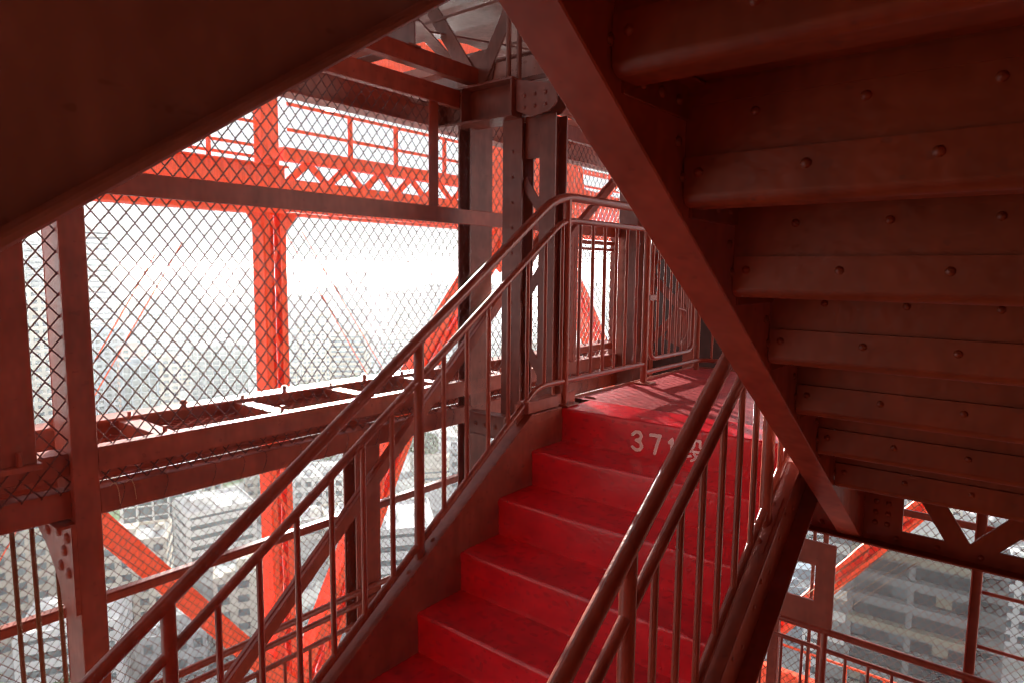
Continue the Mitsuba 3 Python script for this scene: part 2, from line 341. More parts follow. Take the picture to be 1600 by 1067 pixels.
# second flight: rises from the landing back over the viewer's head, seen from below
RB, NB, XB, YB = 0.193, 0.295, 1.50, -0.29
up1 = thing('stair_flight', 'dark rust-red stair flight overhead seen from below, rows of rivets on its risers', 'stairs', 'stair flights of the tower')
XE = 3.05
SB = RB / NB
KB = 9
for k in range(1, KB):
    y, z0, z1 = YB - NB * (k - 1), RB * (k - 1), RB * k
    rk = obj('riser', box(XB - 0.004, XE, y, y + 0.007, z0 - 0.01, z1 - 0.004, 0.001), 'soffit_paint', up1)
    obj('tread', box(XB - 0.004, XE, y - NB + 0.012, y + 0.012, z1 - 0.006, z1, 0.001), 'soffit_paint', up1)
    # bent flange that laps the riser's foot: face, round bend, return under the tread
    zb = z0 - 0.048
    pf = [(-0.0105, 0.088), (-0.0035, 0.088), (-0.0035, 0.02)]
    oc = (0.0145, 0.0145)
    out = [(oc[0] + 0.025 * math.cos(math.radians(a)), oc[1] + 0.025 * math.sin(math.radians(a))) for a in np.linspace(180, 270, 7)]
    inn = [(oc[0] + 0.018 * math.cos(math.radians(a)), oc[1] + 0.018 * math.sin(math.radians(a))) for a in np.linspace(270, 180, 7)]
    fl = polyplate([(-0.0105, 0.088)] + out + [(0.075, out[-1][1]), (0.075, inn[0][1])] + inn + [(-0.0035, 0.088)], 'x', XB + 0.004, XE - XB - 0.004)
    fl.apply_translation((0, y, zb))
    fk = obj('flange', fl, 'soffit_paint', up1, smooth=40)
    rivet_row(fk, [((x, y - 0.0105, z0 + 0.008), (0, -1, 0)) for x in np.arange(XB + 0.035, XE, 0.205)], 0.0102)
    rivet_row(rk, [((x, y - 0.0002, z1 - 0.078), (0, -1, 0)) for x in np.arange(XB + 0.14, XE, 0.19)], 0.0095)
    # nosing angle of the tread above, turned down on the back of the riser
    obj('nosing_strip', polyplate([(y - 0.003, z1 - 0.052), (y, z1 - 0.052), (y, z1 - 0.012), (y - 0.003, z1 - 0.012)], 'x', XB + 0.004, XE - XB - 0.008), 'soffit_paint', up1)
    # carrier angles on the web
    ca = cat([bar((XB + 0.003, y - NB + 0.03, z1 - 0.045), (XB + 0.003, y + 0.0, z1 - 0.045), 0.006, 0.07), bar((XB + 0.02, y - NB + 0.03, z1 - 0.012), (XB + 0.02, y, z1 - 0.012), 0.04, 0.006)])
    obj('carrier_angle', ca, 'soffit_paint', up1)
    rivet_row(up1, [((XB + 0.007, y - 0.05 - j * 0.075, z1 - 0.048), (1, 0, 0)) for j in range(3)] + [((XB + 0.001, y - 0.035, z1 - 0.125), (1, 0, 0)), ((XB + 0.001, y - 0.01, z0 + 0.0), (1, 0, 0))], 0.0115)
zbB, ztB = -0.25, 0.20
SBs = 0.645
yT = YB - NB * KB
web = [(0.35, zbB - SBs * 0.35), (0.35, -0.05), (-0.1, ztB + SBs * 0.1 - 0.05), (yT, ztB - SBs * yT), (yT, zbB - SBs * yT)]
obj('stringer', cat([polyplate(web, 'x', XB - 0.012, 0.012), bar((XB - 0.051, 0.36, zbB - SBs * 0.36), (XB - 0.051, yT, zbB - SBs * yT), 0.102, 0.011), bar((XB - 0.051, -0.1, ztB + SBs * 0.1), (XB - 0.051, yT, ztB - SBs * yT), 0.102, 0.011)]), 'steel', up1)
obj('stringer', cat([polyplate(web, 'x', XE, 0.012), bar((XE + 0.05, 0.36, zbB - SBs * 0.36), (XE + 0.05, yT, zbB - SBs * yT), 0.1, 0.011)]), 'steel', up1)

# third flight: the next storey's copy of the near one; only its outer stringer crosses the top left corner
HS = 3.04
up2 = thing('stair_flight', 'out-of-the-way steel stair stringer crossing the top left corner close overhead', 'stairs', 'stair flights of the tower')
s2 = stringer(SW, SW + 0.078, ytop=0.36, ybot=-3.2); s2.apply_translation((0, 0, HS - 0.045)); obj('stringer', s2, 'grey_paint_and_flare', up2, label='plain stringer plate cutting across the sky near the sun')  # grey tone here is lens flare veil painted into the stringer
s3 = stringer(0.0, -0.078, ytop=0.36, ybot=-1.3); s3.apply_translation((0, 0, HS)); obj('stringer', s3, 'steel', up2)
for k in range(0, 5):
    tr, ri = step_mesh(0.001, SW - 0.001, -RUN * k, HS - RISE * k, RUN, RISE)
    obj('tread', tr, 'soffit_paint', up2); obj('riser', ri, 'soffit_paint', up2)

# the half landings at the near end (under and over the viewer) and added, unseen shaft walls that cut light beside and behind the viewer
for z, lab in ((-8 * RISE, 'half landing the viewer stands on, below the frame'), (8 * RISE, 'half landing over the viewer, above the frame')):
    t = thing('half_landing', lab, 'landing')
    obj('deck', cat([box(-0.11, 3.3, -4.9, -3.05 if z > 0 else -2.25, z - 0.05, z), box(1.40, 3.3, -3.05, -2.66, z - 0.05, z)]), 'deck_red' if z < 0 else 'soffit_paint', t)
    obj('edge_beam', box(-0.11, 3.3, -4.93, -4.90, z - 0.25, z), 'steel', t)
core = thing('added_shaft_wall', 'added unseen plate wall that cuts light beside and behind the stairs', 'shaft')
obj('side_wall', box(3.42, 3.50, -6.5, 4.6, -9, 8), 'soffit_paint', core)
obj('back_wall', box(-1.6, 3.42, -6.5, -6.42, -9, 8), 'soffit_paint', core)

for z, lab in ((24 * RISE, 'added floor slab two storeys up that cuts light, above the frame'), (-24 * RISE, 'added floor slab two storeys down that cuts light, below the frame')):
    whole('light_block_floor', box(-1.6, 3.42, -6.4, 4.6, z - 0.06, z), 'soffit_paint', lab, 'floor')  # unseen slabs added to hold back sky light and ground bounce

# ------------------------------------------------------------------ railings
def railing_flight(t, x, y0, yk, end, mat='rail_paint'):
    """Sloping rail over the near flight, then level along the landing to y = end (None: stop at the slope)."""
    zt, zm, zb_ = 1.195, 1.02, 0.265
    f = lambda c, y: c + 0.69 * y
    def line(c, lev, r, rad):
        pts = [(x, y0, f(c, y0))]
        if end is None: pts.append((x, yk, f(c, yk)))
        else: pts += [(x, (lev - c) / 0.69, lev), (x, end, lev)]
        return tube(rounded(pts, rad), r, 14)
    obj('top_rail', line(zt, 1.185, 0.0245, 0.16), mat, t, smooth=True)
    obj('mid_rail', line(zm, 1.055, 0.0175, 0.10), mat, t, smooth=True)
    obj('bottom_rail', line(zb_, 0.14, 0.0165, 0.08), mat, t, smooth=True)
    return f, zt, zm, zb_

rail = thing('stair_railing', 'brown-red tube railing on the left of the red stairs, bending level along the landing', 'railing', 'tube railings of the stairs')
f, zt, zm, zb_ = railing_flight(rail, -0.045, -3.5, 0, 1.075)
for y in (-2.17, -1.06):
    obj('post', tube([(-0.045, y, f(0.19, y)), (-0.045, y, f(zt, y))], 0.0235, 14), 'rail_paint', rail)
    base = bar((-0.04, y - 0.11, f(0.201, y - 0.11)), (-0.04, y + 0.11, f(0.201, y + 0.11)), 0.066, 0.012)
    pl = obj('base_plate', base, 'steel', rail)
    obj('bolts', rivets([((-0.04, y + d, f(0.208, y + d)), (0, -0.69, 1)) for d in (-0.075, 0.075)], 0.014), 'steel', pl, smooth=True, kind='stuff')
for j in range(-12, 9):
    y = -1.06 + 0.1575 * j - (0.0 if j >= 0 else 0.0)
    if abs(y + 1.06) < 0.05 or abs(y + 2.17) < 0.06 or y > 0.05: continue
    top = min(f(zm, y), 1.055); bot = min(f(zb_, y), 0.14)
    obj('baluster', tube([(-0.045, y, bot), (-0.045, y, top)], 0.0115, 10), 'rail_paint', rail)
for y in (0.085, 1.06):
    obj('post', tube([(-0.045, y, 0.0), (-0.045, y, 1.185)], 0.0235, 14), 'rail_paint', rail)
    obj('base_plate', box(-0.09, 0.02, y - 0.06, y + 0.06, 0.002, 0.012), 'steel', rail)
for y in np.linspace(0.085, 1.06, 8)[1:-1]:
    obj('baluster', tube([(-0.045, y, 0.14), (-0.045, y, 1.055)], 0.0105, 10), 'rail_paint', rail)

railr = thing('stair_railing', 'brown-red tube railing on the right of the red stairs, nearest the viewer', 'railing', 'tube railings of the stairs')
railing_flight(railr, 1.322, -3.4, 0.18, None)
for y in (-1.62, -0.55):
    obj('post', tube([(1.322, y, f(0.19, y)), (1.322, y, f(zt, y))], 0.0235, 14), 'rail_paint', railr)
    pl = obj('base_plate', bar((1.325, y - 0.11, f(0.201, y - 0.11)), (1.325, y + 0.11, f(0.201, y + 0.11)), 0.066, 0.012), 'steel', railr)
    obj('bolts', rivets([((1.325, y + d, f(0.208, y + d)), (0, -0.69, 1)) for d in (-0.075, 0.075)], 0.014), 'steel', pl, smooth=True, kind='stuff')
for j in range(-10, 6):
    y = -0.55 + 0.153 * j
    if abs(y + 0.55) < 0.05 or abs(y + 1.62) < 0.06: continue
    obj('baluster', tube([(1.322, y, f(zb_, y)), (1.322, y, f(zm, y))], 0.0115, 10), 'rail_paint', railr)

gate = thing('landing_gate', 'rounded tube gate with slim balusters at the back of the landing', 'gate')
loop = rounded([(-0.05, 1.5, 1.02), (-0.05, 1.15, 1.02), (-0.05, 1.15, 0.16), (-0.05, 1.86, 0.16), (-0.05, 1.86, 1.02), (-0.05, 1.49, 1.02)], 0.09)
obj('frame', tube(loop, 0.0165, 12), 'rail_paint', gate, smooth=True)
for y in np.linspace(1.15, 1.86, 8)[1:-1]: obj('baluster', tube([(-0.05, y, 0.16), (-0.05, y, 1.02)], 0.0095, 10), 'rail_paint', gate)
obj('hinge', box(-0.075, -0.02, 1.075, 1.165, 0.57, 0.61), 'steel', gate)
obj('latch', box(-0.08, -0.02, 1.82, 1.92, 0.55, 0.66), 'steel', gate)
obj('latch_arm', tube(rounded([(-0.03, 1.55, 0.50), (-0.03, 1.68, 0.48), (-0.03, 1.70, 0.30), (-0.03, 1.60, 0.22)], 0.03), 0.006, 8), 'steel', gate)
rail3 = thing('landing_railing', 'short tube railing curving round the far corner of the landing', 'railing')
obj('bottom_rail', tube(rounded([(-0.045, 1.07, 0.075), (-0.045, 2.0, 0.075), (0.7, 2.03, 0.075)], 0.15), 0.0165, 12), 'rail_paint', rail3, smooth=True)
obj('top_rail', tube(rounded([(-0.045, 1.93, 1.185), (-0.045, 2.01, 1.185), (0.7, 2.03, 1.185)], 0.05), 0.0245, 12), 'rail_paint', rail3, smooth=True)
for p in ((-0.045, 1.95), (0.70, 2.03)): obj('post', tube([(p[0], p[1], 0.0), (p[0], p[1], 1.185)], 0.022, 12), 'rail_paint', rail3)
for x in np.linspace(0.05, 0.6, 4): obj('baluster', tube([(x, 2.02, 0.075), (x, 2.02, 1.185)], 0.0095, 8), 'rail_paint', rail3)

# ------------------------------------------------------------------ inner frame of the tower, left side
XF, XO = -1.0, -1.6
ring = thing('ring_truss', 'ladder-like horizontal steel truss outside the stairs at floor level, sunlit flanges', 'truss', 'ring trusses round the stairs')
def make_ring(t, dz, up=False):
    y0, y1 = -2.9, 5.0
    obj('inner_chord', box(XF - 0.07, XF, -2.02, y1, dz - 0.098, dz + 0.008), 'steel', t)
    obj('outer_chord', prof(ibeam(0.15, 0.30, 0.014, 0.010), (XO, y0, dz - 0.14), (XO, y1, dz - 0.14)), 'steel', t)
    obj('lower_chord', box(XF - 0.05, XF, -2.02 if not up else y0, y1, dz - 0.285, dz - 0.172), 'steel', t)
    for i in range(-2, 9):
        y = -1.70 + 0.62 * i
        obj('cross_bar', box(XO + 0.077, XF - 0.072, y - 0.045, y + 0.045, dz - 0.075, dz - 0.004), 'steel', t)
        if not up:
            m = cat([tube([(x, y + d, dz - 0.01), (x, y + d, dz + 0.03)], 0.011, 6) for x, d in ((XF - 0.10, 0.0), (XO + 0.05, 0.02))] + [tube([(XO + 0.045, y + 0.30, dz), (XO + 0.045, y + 0.30, dz + 0.05)], 0.014, 6), tube([(XO + 0.045, y + 0.30, dz + 0.03), (XO + 0.045, y + 0.30, dz + 0.04)], 0.022, 6)])
            obj('bolts', m, 'steel', t, kind='stuff')
make_ring(ring, 0.0)
obj('lower_flange', box(XO + 0.08, XO + 0.30, -2.9, 5.0, -0.302, -0.292), 'steel', ring)
rn = chainlink((XF - 0.07, -2.4, -0.085), (0, 1, 0), (0, 0, 1), 5.2, 0.56, w=0.068, h=0.075, r=0.0028, seed=9, sag=0.02, vax=(-1, 0, 0))
scene['sunlit_wire'] = {'type': 'twosided', 'bsdf': {'type': 'principled', 'base_color': rgb(0.42, 0.13, 0.09), 'roughness': 0.5}}  # lighter copy of the net wire, sunlight put into the colour
whole('ledge_netting', rn, 'sunlit_wire', 'loose brown wire netting lying across the sunlit ledge truss', 'netting')
ring2 = thing('ring_truss', 'dark ladder truss under the upper storey, seen from below beside the sun', 'truss', 'ring trusses round the stairs')
make_ring(ring2, 2.11, True)
for i in range(4): obj('diagonal', bar((XF - 0.08, -1.2 + 0.93 * i, 1.95), (XO + 0.08, -0.6 + 0.93 * i, 1.95), 0.07, 0.012), 'flare_grey_steel', ring2)

fence = thing('chain_link_fence', 'diamond wire fence on steel bars between the stairs and the open air, upper left', 'fence', 'wire fences of the stair enclosure')
obj('wire_mesh', chainlink((XF - 0.035, -2.46, -0.17), (0, 1, 0), (1, 0, 0), 5.05, 2.02, r=0.0031, seed=2), 'wire', fence, kind='stuff', smooth=False)
obj('high_rail', box(XF - 0.025, XF + 0.004, -2.02, 2.75, 1.075, 1.175), 'steel', fence)
def tie(y, z, h):
    a = np.linspace(0, 2 * math.pi, 13)
    return tube(np.stack([XF - 0.012 + 0.034 * np.cos(a), y + 0.012 * np.sin(2 * a), z + (h / 2 + 0.006) * np.sin(a)], 1), 0.0018, 4, caps=False)
ty = np.random.default_rng(3)
obj('tie_wires', cat([tie(y + ty.uniform(-.05, .05), -0.228, 0.113) for y in np.arange(-1.9, 2.6, 0.17)]), 'wire', fence, kind='stuff')
obj('upright', box(XF - 0.02, XF - 0.008, -0.055, 0.025, 1.17, 1.84), 'steel', fence)
obj('window_bar', cat([box(XF - 0.03, XF, 1.62, 2.30, 1.0, 1.03), box(XF - 0.03, XF, 1.62, 2.30, 0.95, 0.97)]), 'steel', fence)
obj('window_post', cat([box(XF - 0.05, XF + 0.005, 1.60, 1.65, 0.01, 1.08), box(XF - 0.05, XF + 0.005, 2.27, 2.32, 0.01, 1.08)]), 'steel', fence)
obj('window_sill', box(XF - 0.04, XF + 0.003, 1.65, 2.27, 0.065, 0.12), 'steel', fence)

cn = thing('steel_column', 'tall brown column nearest the viewer at the left, with a bolted knee bracket', 'column', 'columns of the stair enclosure')
obj('shaft', cat([box(XF - 0.012, XF + 0.001, -2.12, -2.021, -2.6, 2.4), box(XF - 0.19, XF - 0.012, -2.119, -2.108, -2.6, 2.4), box(XF - 0.20, XF - 0.19, -2.12, -2.021, -2.6, 2.4)]), 'steel', cn)
gp = []
for a in np.linspace(0, 1, 9): gp.append((-1.50 + 0.32 * a ** 0.8, -0.41 - 0.22 * a ** 1.6))
obj('knee_bracket', polyplate([(-1.0, -0.31), (-1.46, -0.31)] + gp + [(-1.17, -0.70), (-1.0, -0.70)], 'y', -2.139, 0.02), 'steel', cn)
obj('bracket_cap', box(-1.40, -1.0, -2.19, -2.108, -0.312, -0.30), 'steel', cn)
rivet_row(cn, [((x, -2.1395, z), (0, -1, 0)) for x, z in ((-1.292, -0.392), (-1.15, -0.361), (-1.05, -0.37), (-1.093, -0.435), (-1.146, -0.516), (-1.055, -0.525))], 0.026, 'steel', 'bolt')
ldark = thing('steel_column', 'dark wide column cut off by the left edge of the photo, standing on a bolted foot', 'column', 'columns of the stair enclosure')
obj('shaft', cat([box(-1.02, -0.90, -2.62, -2.285, 0.02, 2.4), box(-0.90, -0.888, -2.60, -2.27, 0.02, 2.4)]), 'steel', ldark)
obj('foot', box(-1.04, -0.86, -2.66, -2.26, -0.004, 0.02), 'steel', ldark)
obj('bolts', cat([tube([(-0.875, y, 0.02), (-0.875, y, 0.075)], 0.011, 6) for y in (-2.42, -2.33)]), 'steel', ldark, kind='stuff')
lbm = thing('side_beam', 'pair of dark red beams leaving the left edge behind the near column', 'beam')
obj('upper_beam', box(XF - 0.16, XF - 0.10 + 0.06, -3.2, -2.121, -0.10, -0.006), 'steel', lbm)
obj('lower_beam', box(XF - 0.12, XF - 0.04, -3.2, -2.121, -0.285, -0.165), 'steel', lbm)

def column(name, label, parts):
    t = thing('steel_column', label, 'column', 'columns of the stair enclosure')
    for n, m in parts: obj(n, m, 'column_steel', t)
    return t
column('c', 'brown-red fence column meeting the high rail, left of the laced pair', [('shaft', prof(ibeam(0.22, 0.12, 0.012, 0.012), (XF - 0.06, 0.435, -2.6), (XF - 0.06, 0.435, 1.80), up=(1, 0, 0)))])
laced = thing('laced_column', 'brown-red laced column of two legs with zigzag bars, rising behind the railing bend', 'column')
for x0, x1 in ((-0.70, -0.545), (-0.405, -0.288)):
    obj('leg', prof(ibeam(x1 - x0, 0.13, 0.011, 0.011), ((x0 + x1) / 2, 0.365, -1.6 if x0 < -0.5 else -0.02), ((x0 + x1) / 2, 0.365, 1.72), up=(0, 1, 0)), 'column_steel', laced)
obj('batten_plate', box(-0.547, -0.403, 0.335, 0.346, 1.47, 1.73), 'column_steel', laced)
for z0, z1 in ((1.34, 1.12), (0.56, 0.80), (0.34, 0.10)):
    obj('lacing_bar', bar((-0.56, 0.337, z0), (-0.39, 0.337, z1), 0.008, 0.062, up=(0, 0, 1), c=0.001), 'column_steel', laced)
obj('rivets', rivets([((x, 0.2995, z), (0, -1, 0)) for x in (-0.62,) for z in np.arange(-0.4, 1.6, 0.16)], 0.011), 'column_steel', laced, smooth=True, kind='stuff')
obj('beam_seat', cat([box(-0.86, -0.545, 0.14, 0.22, -0.31, -0.30), box(-0.86, -0.55, 0.145, 0.158, -0.30, -0.17), box(-0.86, -0.54, 0.14, 0.225, -0.17, -0.158)]), 'column_steel', laced)
rivet_row(laced, [((x, 0.1445, -0.235), (0, -1, 0)) for x in (-0.79, -0.71, -0.62)], 0.017, 'column_steel', 'bolt')

brk = thing('bracket_beam', 'short riveted I-beam with stiffener plates set across the column heads', 'beam')
obj('beam', prof(ibeam(0.20, 0.235, 0.014, 0.012), (-1.22, 0.30, 1.835), (-0.55, 0.30, 1.835)), 'column_steel', brk)
for x in (-1.2, -0.98, -0.56): obj('stiffener', box(x - 0.006, x + 0.006, 0.202, 0.398, 1.732, 1.938, 0.001), 'column_steel', brk)
obj('end_bracket', cat([polyplate([(-0.545, 1.94), (-0.24, 1.86), (-0.24, 1.76), (-0.29, 1.72), (-0.42, 1.70), (-0.545, 1.75)], 'y', 0.235, 0.012), polyplate([(-0.545, 1.94), (-0.24, 1.86), (-0.24, 1.76), (-0.29, 1.72), (-0.42, 1.70), (-0.545, 1.75)], 'y', 0.35, 0.012)]), 'column_steel', brk)
rivet_row(brk, [((x, 0.2345, z), (0, -1, 0)) for x in (-0.48, -0.40, -0.32) for z in (1.86 - 0.1, 1.83)], 0.013, 'column_steel')

brace = whole('diagonal_brace', cat([bar((-0.90, -1.95, -1.64), (-0.90, 1.15, 1.12), 0.010, 0.095, up=(0, 0, 1)), bar((-0.90, -1.95, -1.59), (-0.90, 1.15, 1.17), 0.06, 0.010)]), 'steel', 'long flat brown brace running up parallel to the stairs behind the left railing', 'brace', 'diagonal braces')
whole('diagonal_brace', cat([bar((-0.90, 1.05, 0.79), (-0.90, 2.35, 1.76), 0.010, 0.085), bar((-0.90, 1.05, 0.83), (-0.90, 2.35, 1.80), 0.05, 0.01)]), 'steel', 'shorter pink-brown brace crossing the orange steelwork above the railing bend', 'brace', 'diagonal braces')

ctrs = thing('upper_truss', 'dark lattice girder with pale plates and rivet holes under the storey above', 'girder', 'lattice girders under the landings')
plate = Polygon([(-1.05, 1.99), (0.25, 1.97), (0.25, 2.12), (-1.05, 2.14)])
obj('pale_plate', polyplate(plate, 'y', 0.42, 0.014), 'grey_paint_and_flare', ctrs)
obj('bottom_chord', box(-1.55, 0.6, 0.36, 0.43, 1.955, 1.985), 'flare_grey_steel', ctrs)
obj('top_chord', box(-1.55, 0.9, 0.34, 0.50, 2.62, 2.70), 'flare_grey_steel', ctrs)
for a, b in (((-1.0, 2.02), (-0.62, 2.62)), ((-1.05, 2.05), (-1.45, 2.6)), ((-0.45, 2.62), (-0.12, 2.02)), ((0.1, 2.02), (0.5, 2.6))):
    obj('diagonal', bar((a[0], 0.40, a[1]), (b[0], 0.40, b[1]), 0.014, 0.105, up=(1, 0, 0)), 'flare_grey_steel' if a[0] < -0.5 else 'grey_paint_and_flare', ctrs)
obj('gusset', polyplate([(-1.2, 1.99), (-0.9, 1.99), (-0.86, 2.16), (-1.0, 2.24), (-1.22, 2.18)], 'y', 0.405, 0.012), 'flare_grey_steel', ctrs)
hp = Polygon([(-0.42, 1.90), (0.35, 1.74), (0.35, 2.10), (-0.30, 2.16)])
for hx, hz in ((-0.33, 1.945), (-0.25, 1.925), (-0.12, 1.90), (0.0, 1.875)): hp = hp.difference(LineString([(hx, hz), (hx, hz + 0.001)]).buffer(0.019))
obj('holed_plate', polyplate(hp, 'y', 0.50, 0.012), 'grey_paint_and_flare', ctrs)
for x in (-0.66, -0.575): obj('hanger_rod', tube([(x, 0.30, 1.95), (x, 0.30, 2.66)], 0.017, 10), 'flare_grey_steel', ctrs)
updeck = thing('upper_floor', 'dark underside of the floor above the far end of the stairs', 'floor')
obj('plate', cat([box(-1.0, 3.2, 0.0, 4.2, HS - 0.07, HS - 0.05), box(-2.0, -1.0, -1.1, 3.8, 2.72, 2.74)]), 'flare_grey_steel', updeck)
for y in (-0.75, -0.2, 0.9, 1.6): obj('joist', prof(ibeam(0.10, 0.16, 0.010, 0.008), (-2.0, y, 2.2 + 0.06 * y), (-0.98 if y < 0.5 else 1.2, y, 2.2 + 0.06 * y)), 'flare_grey_steel', updeck)
for y in (-0.55, 0.5, 1.2): obj('floor_beam', box(-1.95, -0.4, y - 0.12, y + 0.12, 2.50, 2.52), 'flare_grey_steel', updeck)
obj('bracing', cat([bar((-1.9, -0.8, 2.40), (-0.9, 1.4, 2.40), 0.10, 0.012), bar((-0.9, -0.6, 2.36), (-1.9, 1.3, 2.36), 0.10, 0.012)]), 'flare_grey_steel', updeck)

# back of the landing: dark core column and laced shaft frame
column('c', 'dark square column behind the far end of the landing railing', [('shaft', cat([box(-1.02, -0.80, 2.36, 2.60, -1.0, 2.9), box(-0.82, -0.79, 2.30, 2.66, -1.0, 2.9)]))])
shaft = thing('shaft_frame', 'cross-braced brown frame with a dark sheet painted as shaded openings behind the landing gate', 'frame')
obj('plate', box(-1.16, -0.02, 3.1, 3.13, -0.6, 2.9), 'shaft_shade', shaft)
for x in (-0.83, -0.40, -0.02): obj('post', box(x - 0.05, x + 0.05, 2.58, 2.66, -0.6, 2.9), 'steel', shaft)
for z in (0.10, 0.82, 1.54):
    obj('cross_brace', bar((-0.80, 2.57, z), (-0.42, 2.57, z + 0.36), 0.012, 0.075, up=(1, 0, 0)), 'steel', shaft)
    obj('cross_brace', bar((-0.80, 2.555, z + 0.66), (-0.42, 2.555, z + 0.30), 0.012, 0.075, up=(1, 0, 0)), 'steel', shaft)
obj('gusset', polyplate([(-0.62, 0.15), (-0.36, 0.05), (-0.36, 0.75), (-0.50, 0.62)], 'y', 2.565, 0.012), 'steel', shaft)

# ------------------------------------------------------------------ lower storey on the left
lf = thing('chain_link_fence', 'finer wire fence below the ledge, lower left, with a sunlit middle rail', 'fence', 'wire fences of the stair enclosure')
obj('wire_mesh', chainlink((XO - 0.02, -3.1, -2.5), (0, 1, 0), (1, 0, 0), 6.2, 2.2, w=0.050, h=0.056, r=0.0018, seed=4), 'net_wire', lf, kind='stuff', smooth=False)
obj('middle_rail', cat([box(XO - 0.01, XO + 0.002, -3.2, 3.0, -0.975, -0.93), box(XO - 0.045, XO + 0.002, -3.2, 3.0, -0.928, -0.922)]), 'steel', lf)
obj('post', prof(ibeam(0.21, 0.14, 0.012, 0.012), (XO + 0.02, -0.175, -3.4), (XO + 0.02, -0.175, -0.30), up=(1, 0, 0)), 'steel', lf)
cw = thing('catwalk_railing', 'low sunlit railing of the catwalk one storey below, bottom left', 'railing')
for z, r in ((-1.475, 0.022), (-1.56, 0.02), (-1.70, 0.017)): obj('rail', tube([(XO - 0.0 + 0.10, -3.0, z), (XO + 0.10, 1.6, z)], r, 10), 'rail_paint', cw)
for y in np.arange(-2.9, 1.6, 0.185): obj('baluster', tube([(XO + 0.10, y, -2.5), (XO + 0.10, y, -1.70)], 0.0105, 8), 'rail_paint', cw)
for i, (y, lab) in enumerate(((-2.235, 'leftmost of three brown ropes hanging beside the near column'), (-2.16, 'middle rope of the three beside the near column, orange at its top'), (-2.07, 'rightmost of three brown ropes hanging beside the near column'))):
    t_ = np.linspace(0, 1, 90); ms = []
    for ph in (0, 2.094, 4.189):
        a = t_ * 2 * math.pi * 34 + ph
        zz_ = -0.36 - 1.5 * t_
        tt = np.linspace(0, 1, 340); a = tt * 2 * math.pi * 42 + ph
        ms.append(tube(np.stack([-1.45 + 0.0055 * np.cos(a), y + 0.012 * tt + 0.0055 * np.sin(a), -0.36 - 1.6 * tt], 1), 0.0055, 5))
    whole('rope', cat(ms), 'rope_fibre', lab, 'rope', 'ropes hanging at the left', smooth=True)
for y, l in ((-2.02 + 0.03, 0.13), (-1.86, 0.10)):
    pass
tw = []
for y, l in ((-1.965, 0.10), (-1.90, 0.085)):
    tw.append(tube(rounded([(XF + 0.004, y - 0.02, -0.17), (XF + 0.006, y, -0.155), (XF + 0.007, y + 0.012, -0.19), (XF + 0.006, y + 0.018, -0.17 - l)], 0.02), 0.0022, 5))
whole('loose_twine', cat(tw), 'twine', 'two loose ends of twine hanging over the lower ledge beam', 'twine')

# ------------------------------------------------------------------ lower storey on the right
YR = 2.0
lrail = thing('stair_railing', 'tube railing of the landing one storey below, bottom right', 'railing', 'tube railings of the stairs')
obj('top_rail', tube([(-0.2, YR, -1.845), (3.4, YR, -1.845)], 0.0255, 12), 'rail_paint', lrail, smooth=True)
obj('mid_rail', tube([(-0.2, YR, -1.99), (3.4, YR, -1.99)], 0.0165, 12), 'rail_paint', lrail, smooth=True)
for x in (1.005, 2.05): obj('post', tube([(x, YR, -3.04), (x, YR, -1.845)], 0.0245, 12), 'rail_paint', lrail)
for i in range(-6, 14):
    x = 1.005 + 0.149 * i
    if i in (0, 7): continue
    obj('baluster', tube([(x, YR, -2.9), (x, YR, -1.99)], 0.0105, 8), 'rail_paint', lrail)
sg = sbox(0.60, -1.80, 1.06, -1.165).difference(sbox(0.735, -1.615, 0.93, -1.345))
whole('square_frame', polyplate(sg.buffer(-0.01).buffer(0.01), 'y', YR - 0.05, 0.016), 'steel', 'dark red square plate with a square opening, fixed above the lower railing', 'panel')
rf = thing('chain_link_fence', 'wire fence with a thick upright beyond the lower landing, bottom right', 'fence', 'wire fences of the stair enclosure')
YM = 2.4
obj('wire_mesh', chainlink((-0.6, YM + 0.03, -3.3), (1, 0, 0), (0, 1, 0), 4.2, 2.95, w=0.058, h=0.068, r=0.0022, seed=6), 'net_wire', rf, kind='stuff', smooth=False)
obj('upright', prof(ibeam(0.10, 0.062, 0.008, 0.008), (1.865, YM, -3.5), (1.865, YM, -0.28), up=(1, 0, 0)), 'steel', rf)
obj('upright', box(0.50, 0.58, YM - 0.04, YM + 0.02, -3.5, -0.28), 'steel', rf)
obj('upright', box(0.72, 0.745, YM + 0.3, YM + 0.32, -3.5, -0.28), 'steel', rf)
obj('upright', box(0.80, 0.84, YM + 0.3, YM + 0.32, -3.5, -0.28), 'steel', rf)
obj('cross_rail', box(-0.6, 3.6, YM + 0.0, YM + 0.02, -0.985, -0.935), 'steel', rf)
for z in (-1.41, -1.805): obj('thin_rail', box(1.90, 3.6, YM, YM + 0.012, z - 0.012, z + 0.012), 'steel', rf)
obj('slack_cable', cat([tube([(x, YM + 0.06, -1.33), (x - 0.42, YM + 0.06, -1.82)], 0.0035, 5) for x in np.linspace(1.18, 1.5, 6)]), 'twine', rf, kind='stuff')
lf2 = whole('lower_landing', cat([box(-0.11, 3.3, 0.0, YR + 0.06, -3.11, -3.04)]), 'deck_red', 'red steel landing one storey below, mostly hidden by the stairs', 'landing')

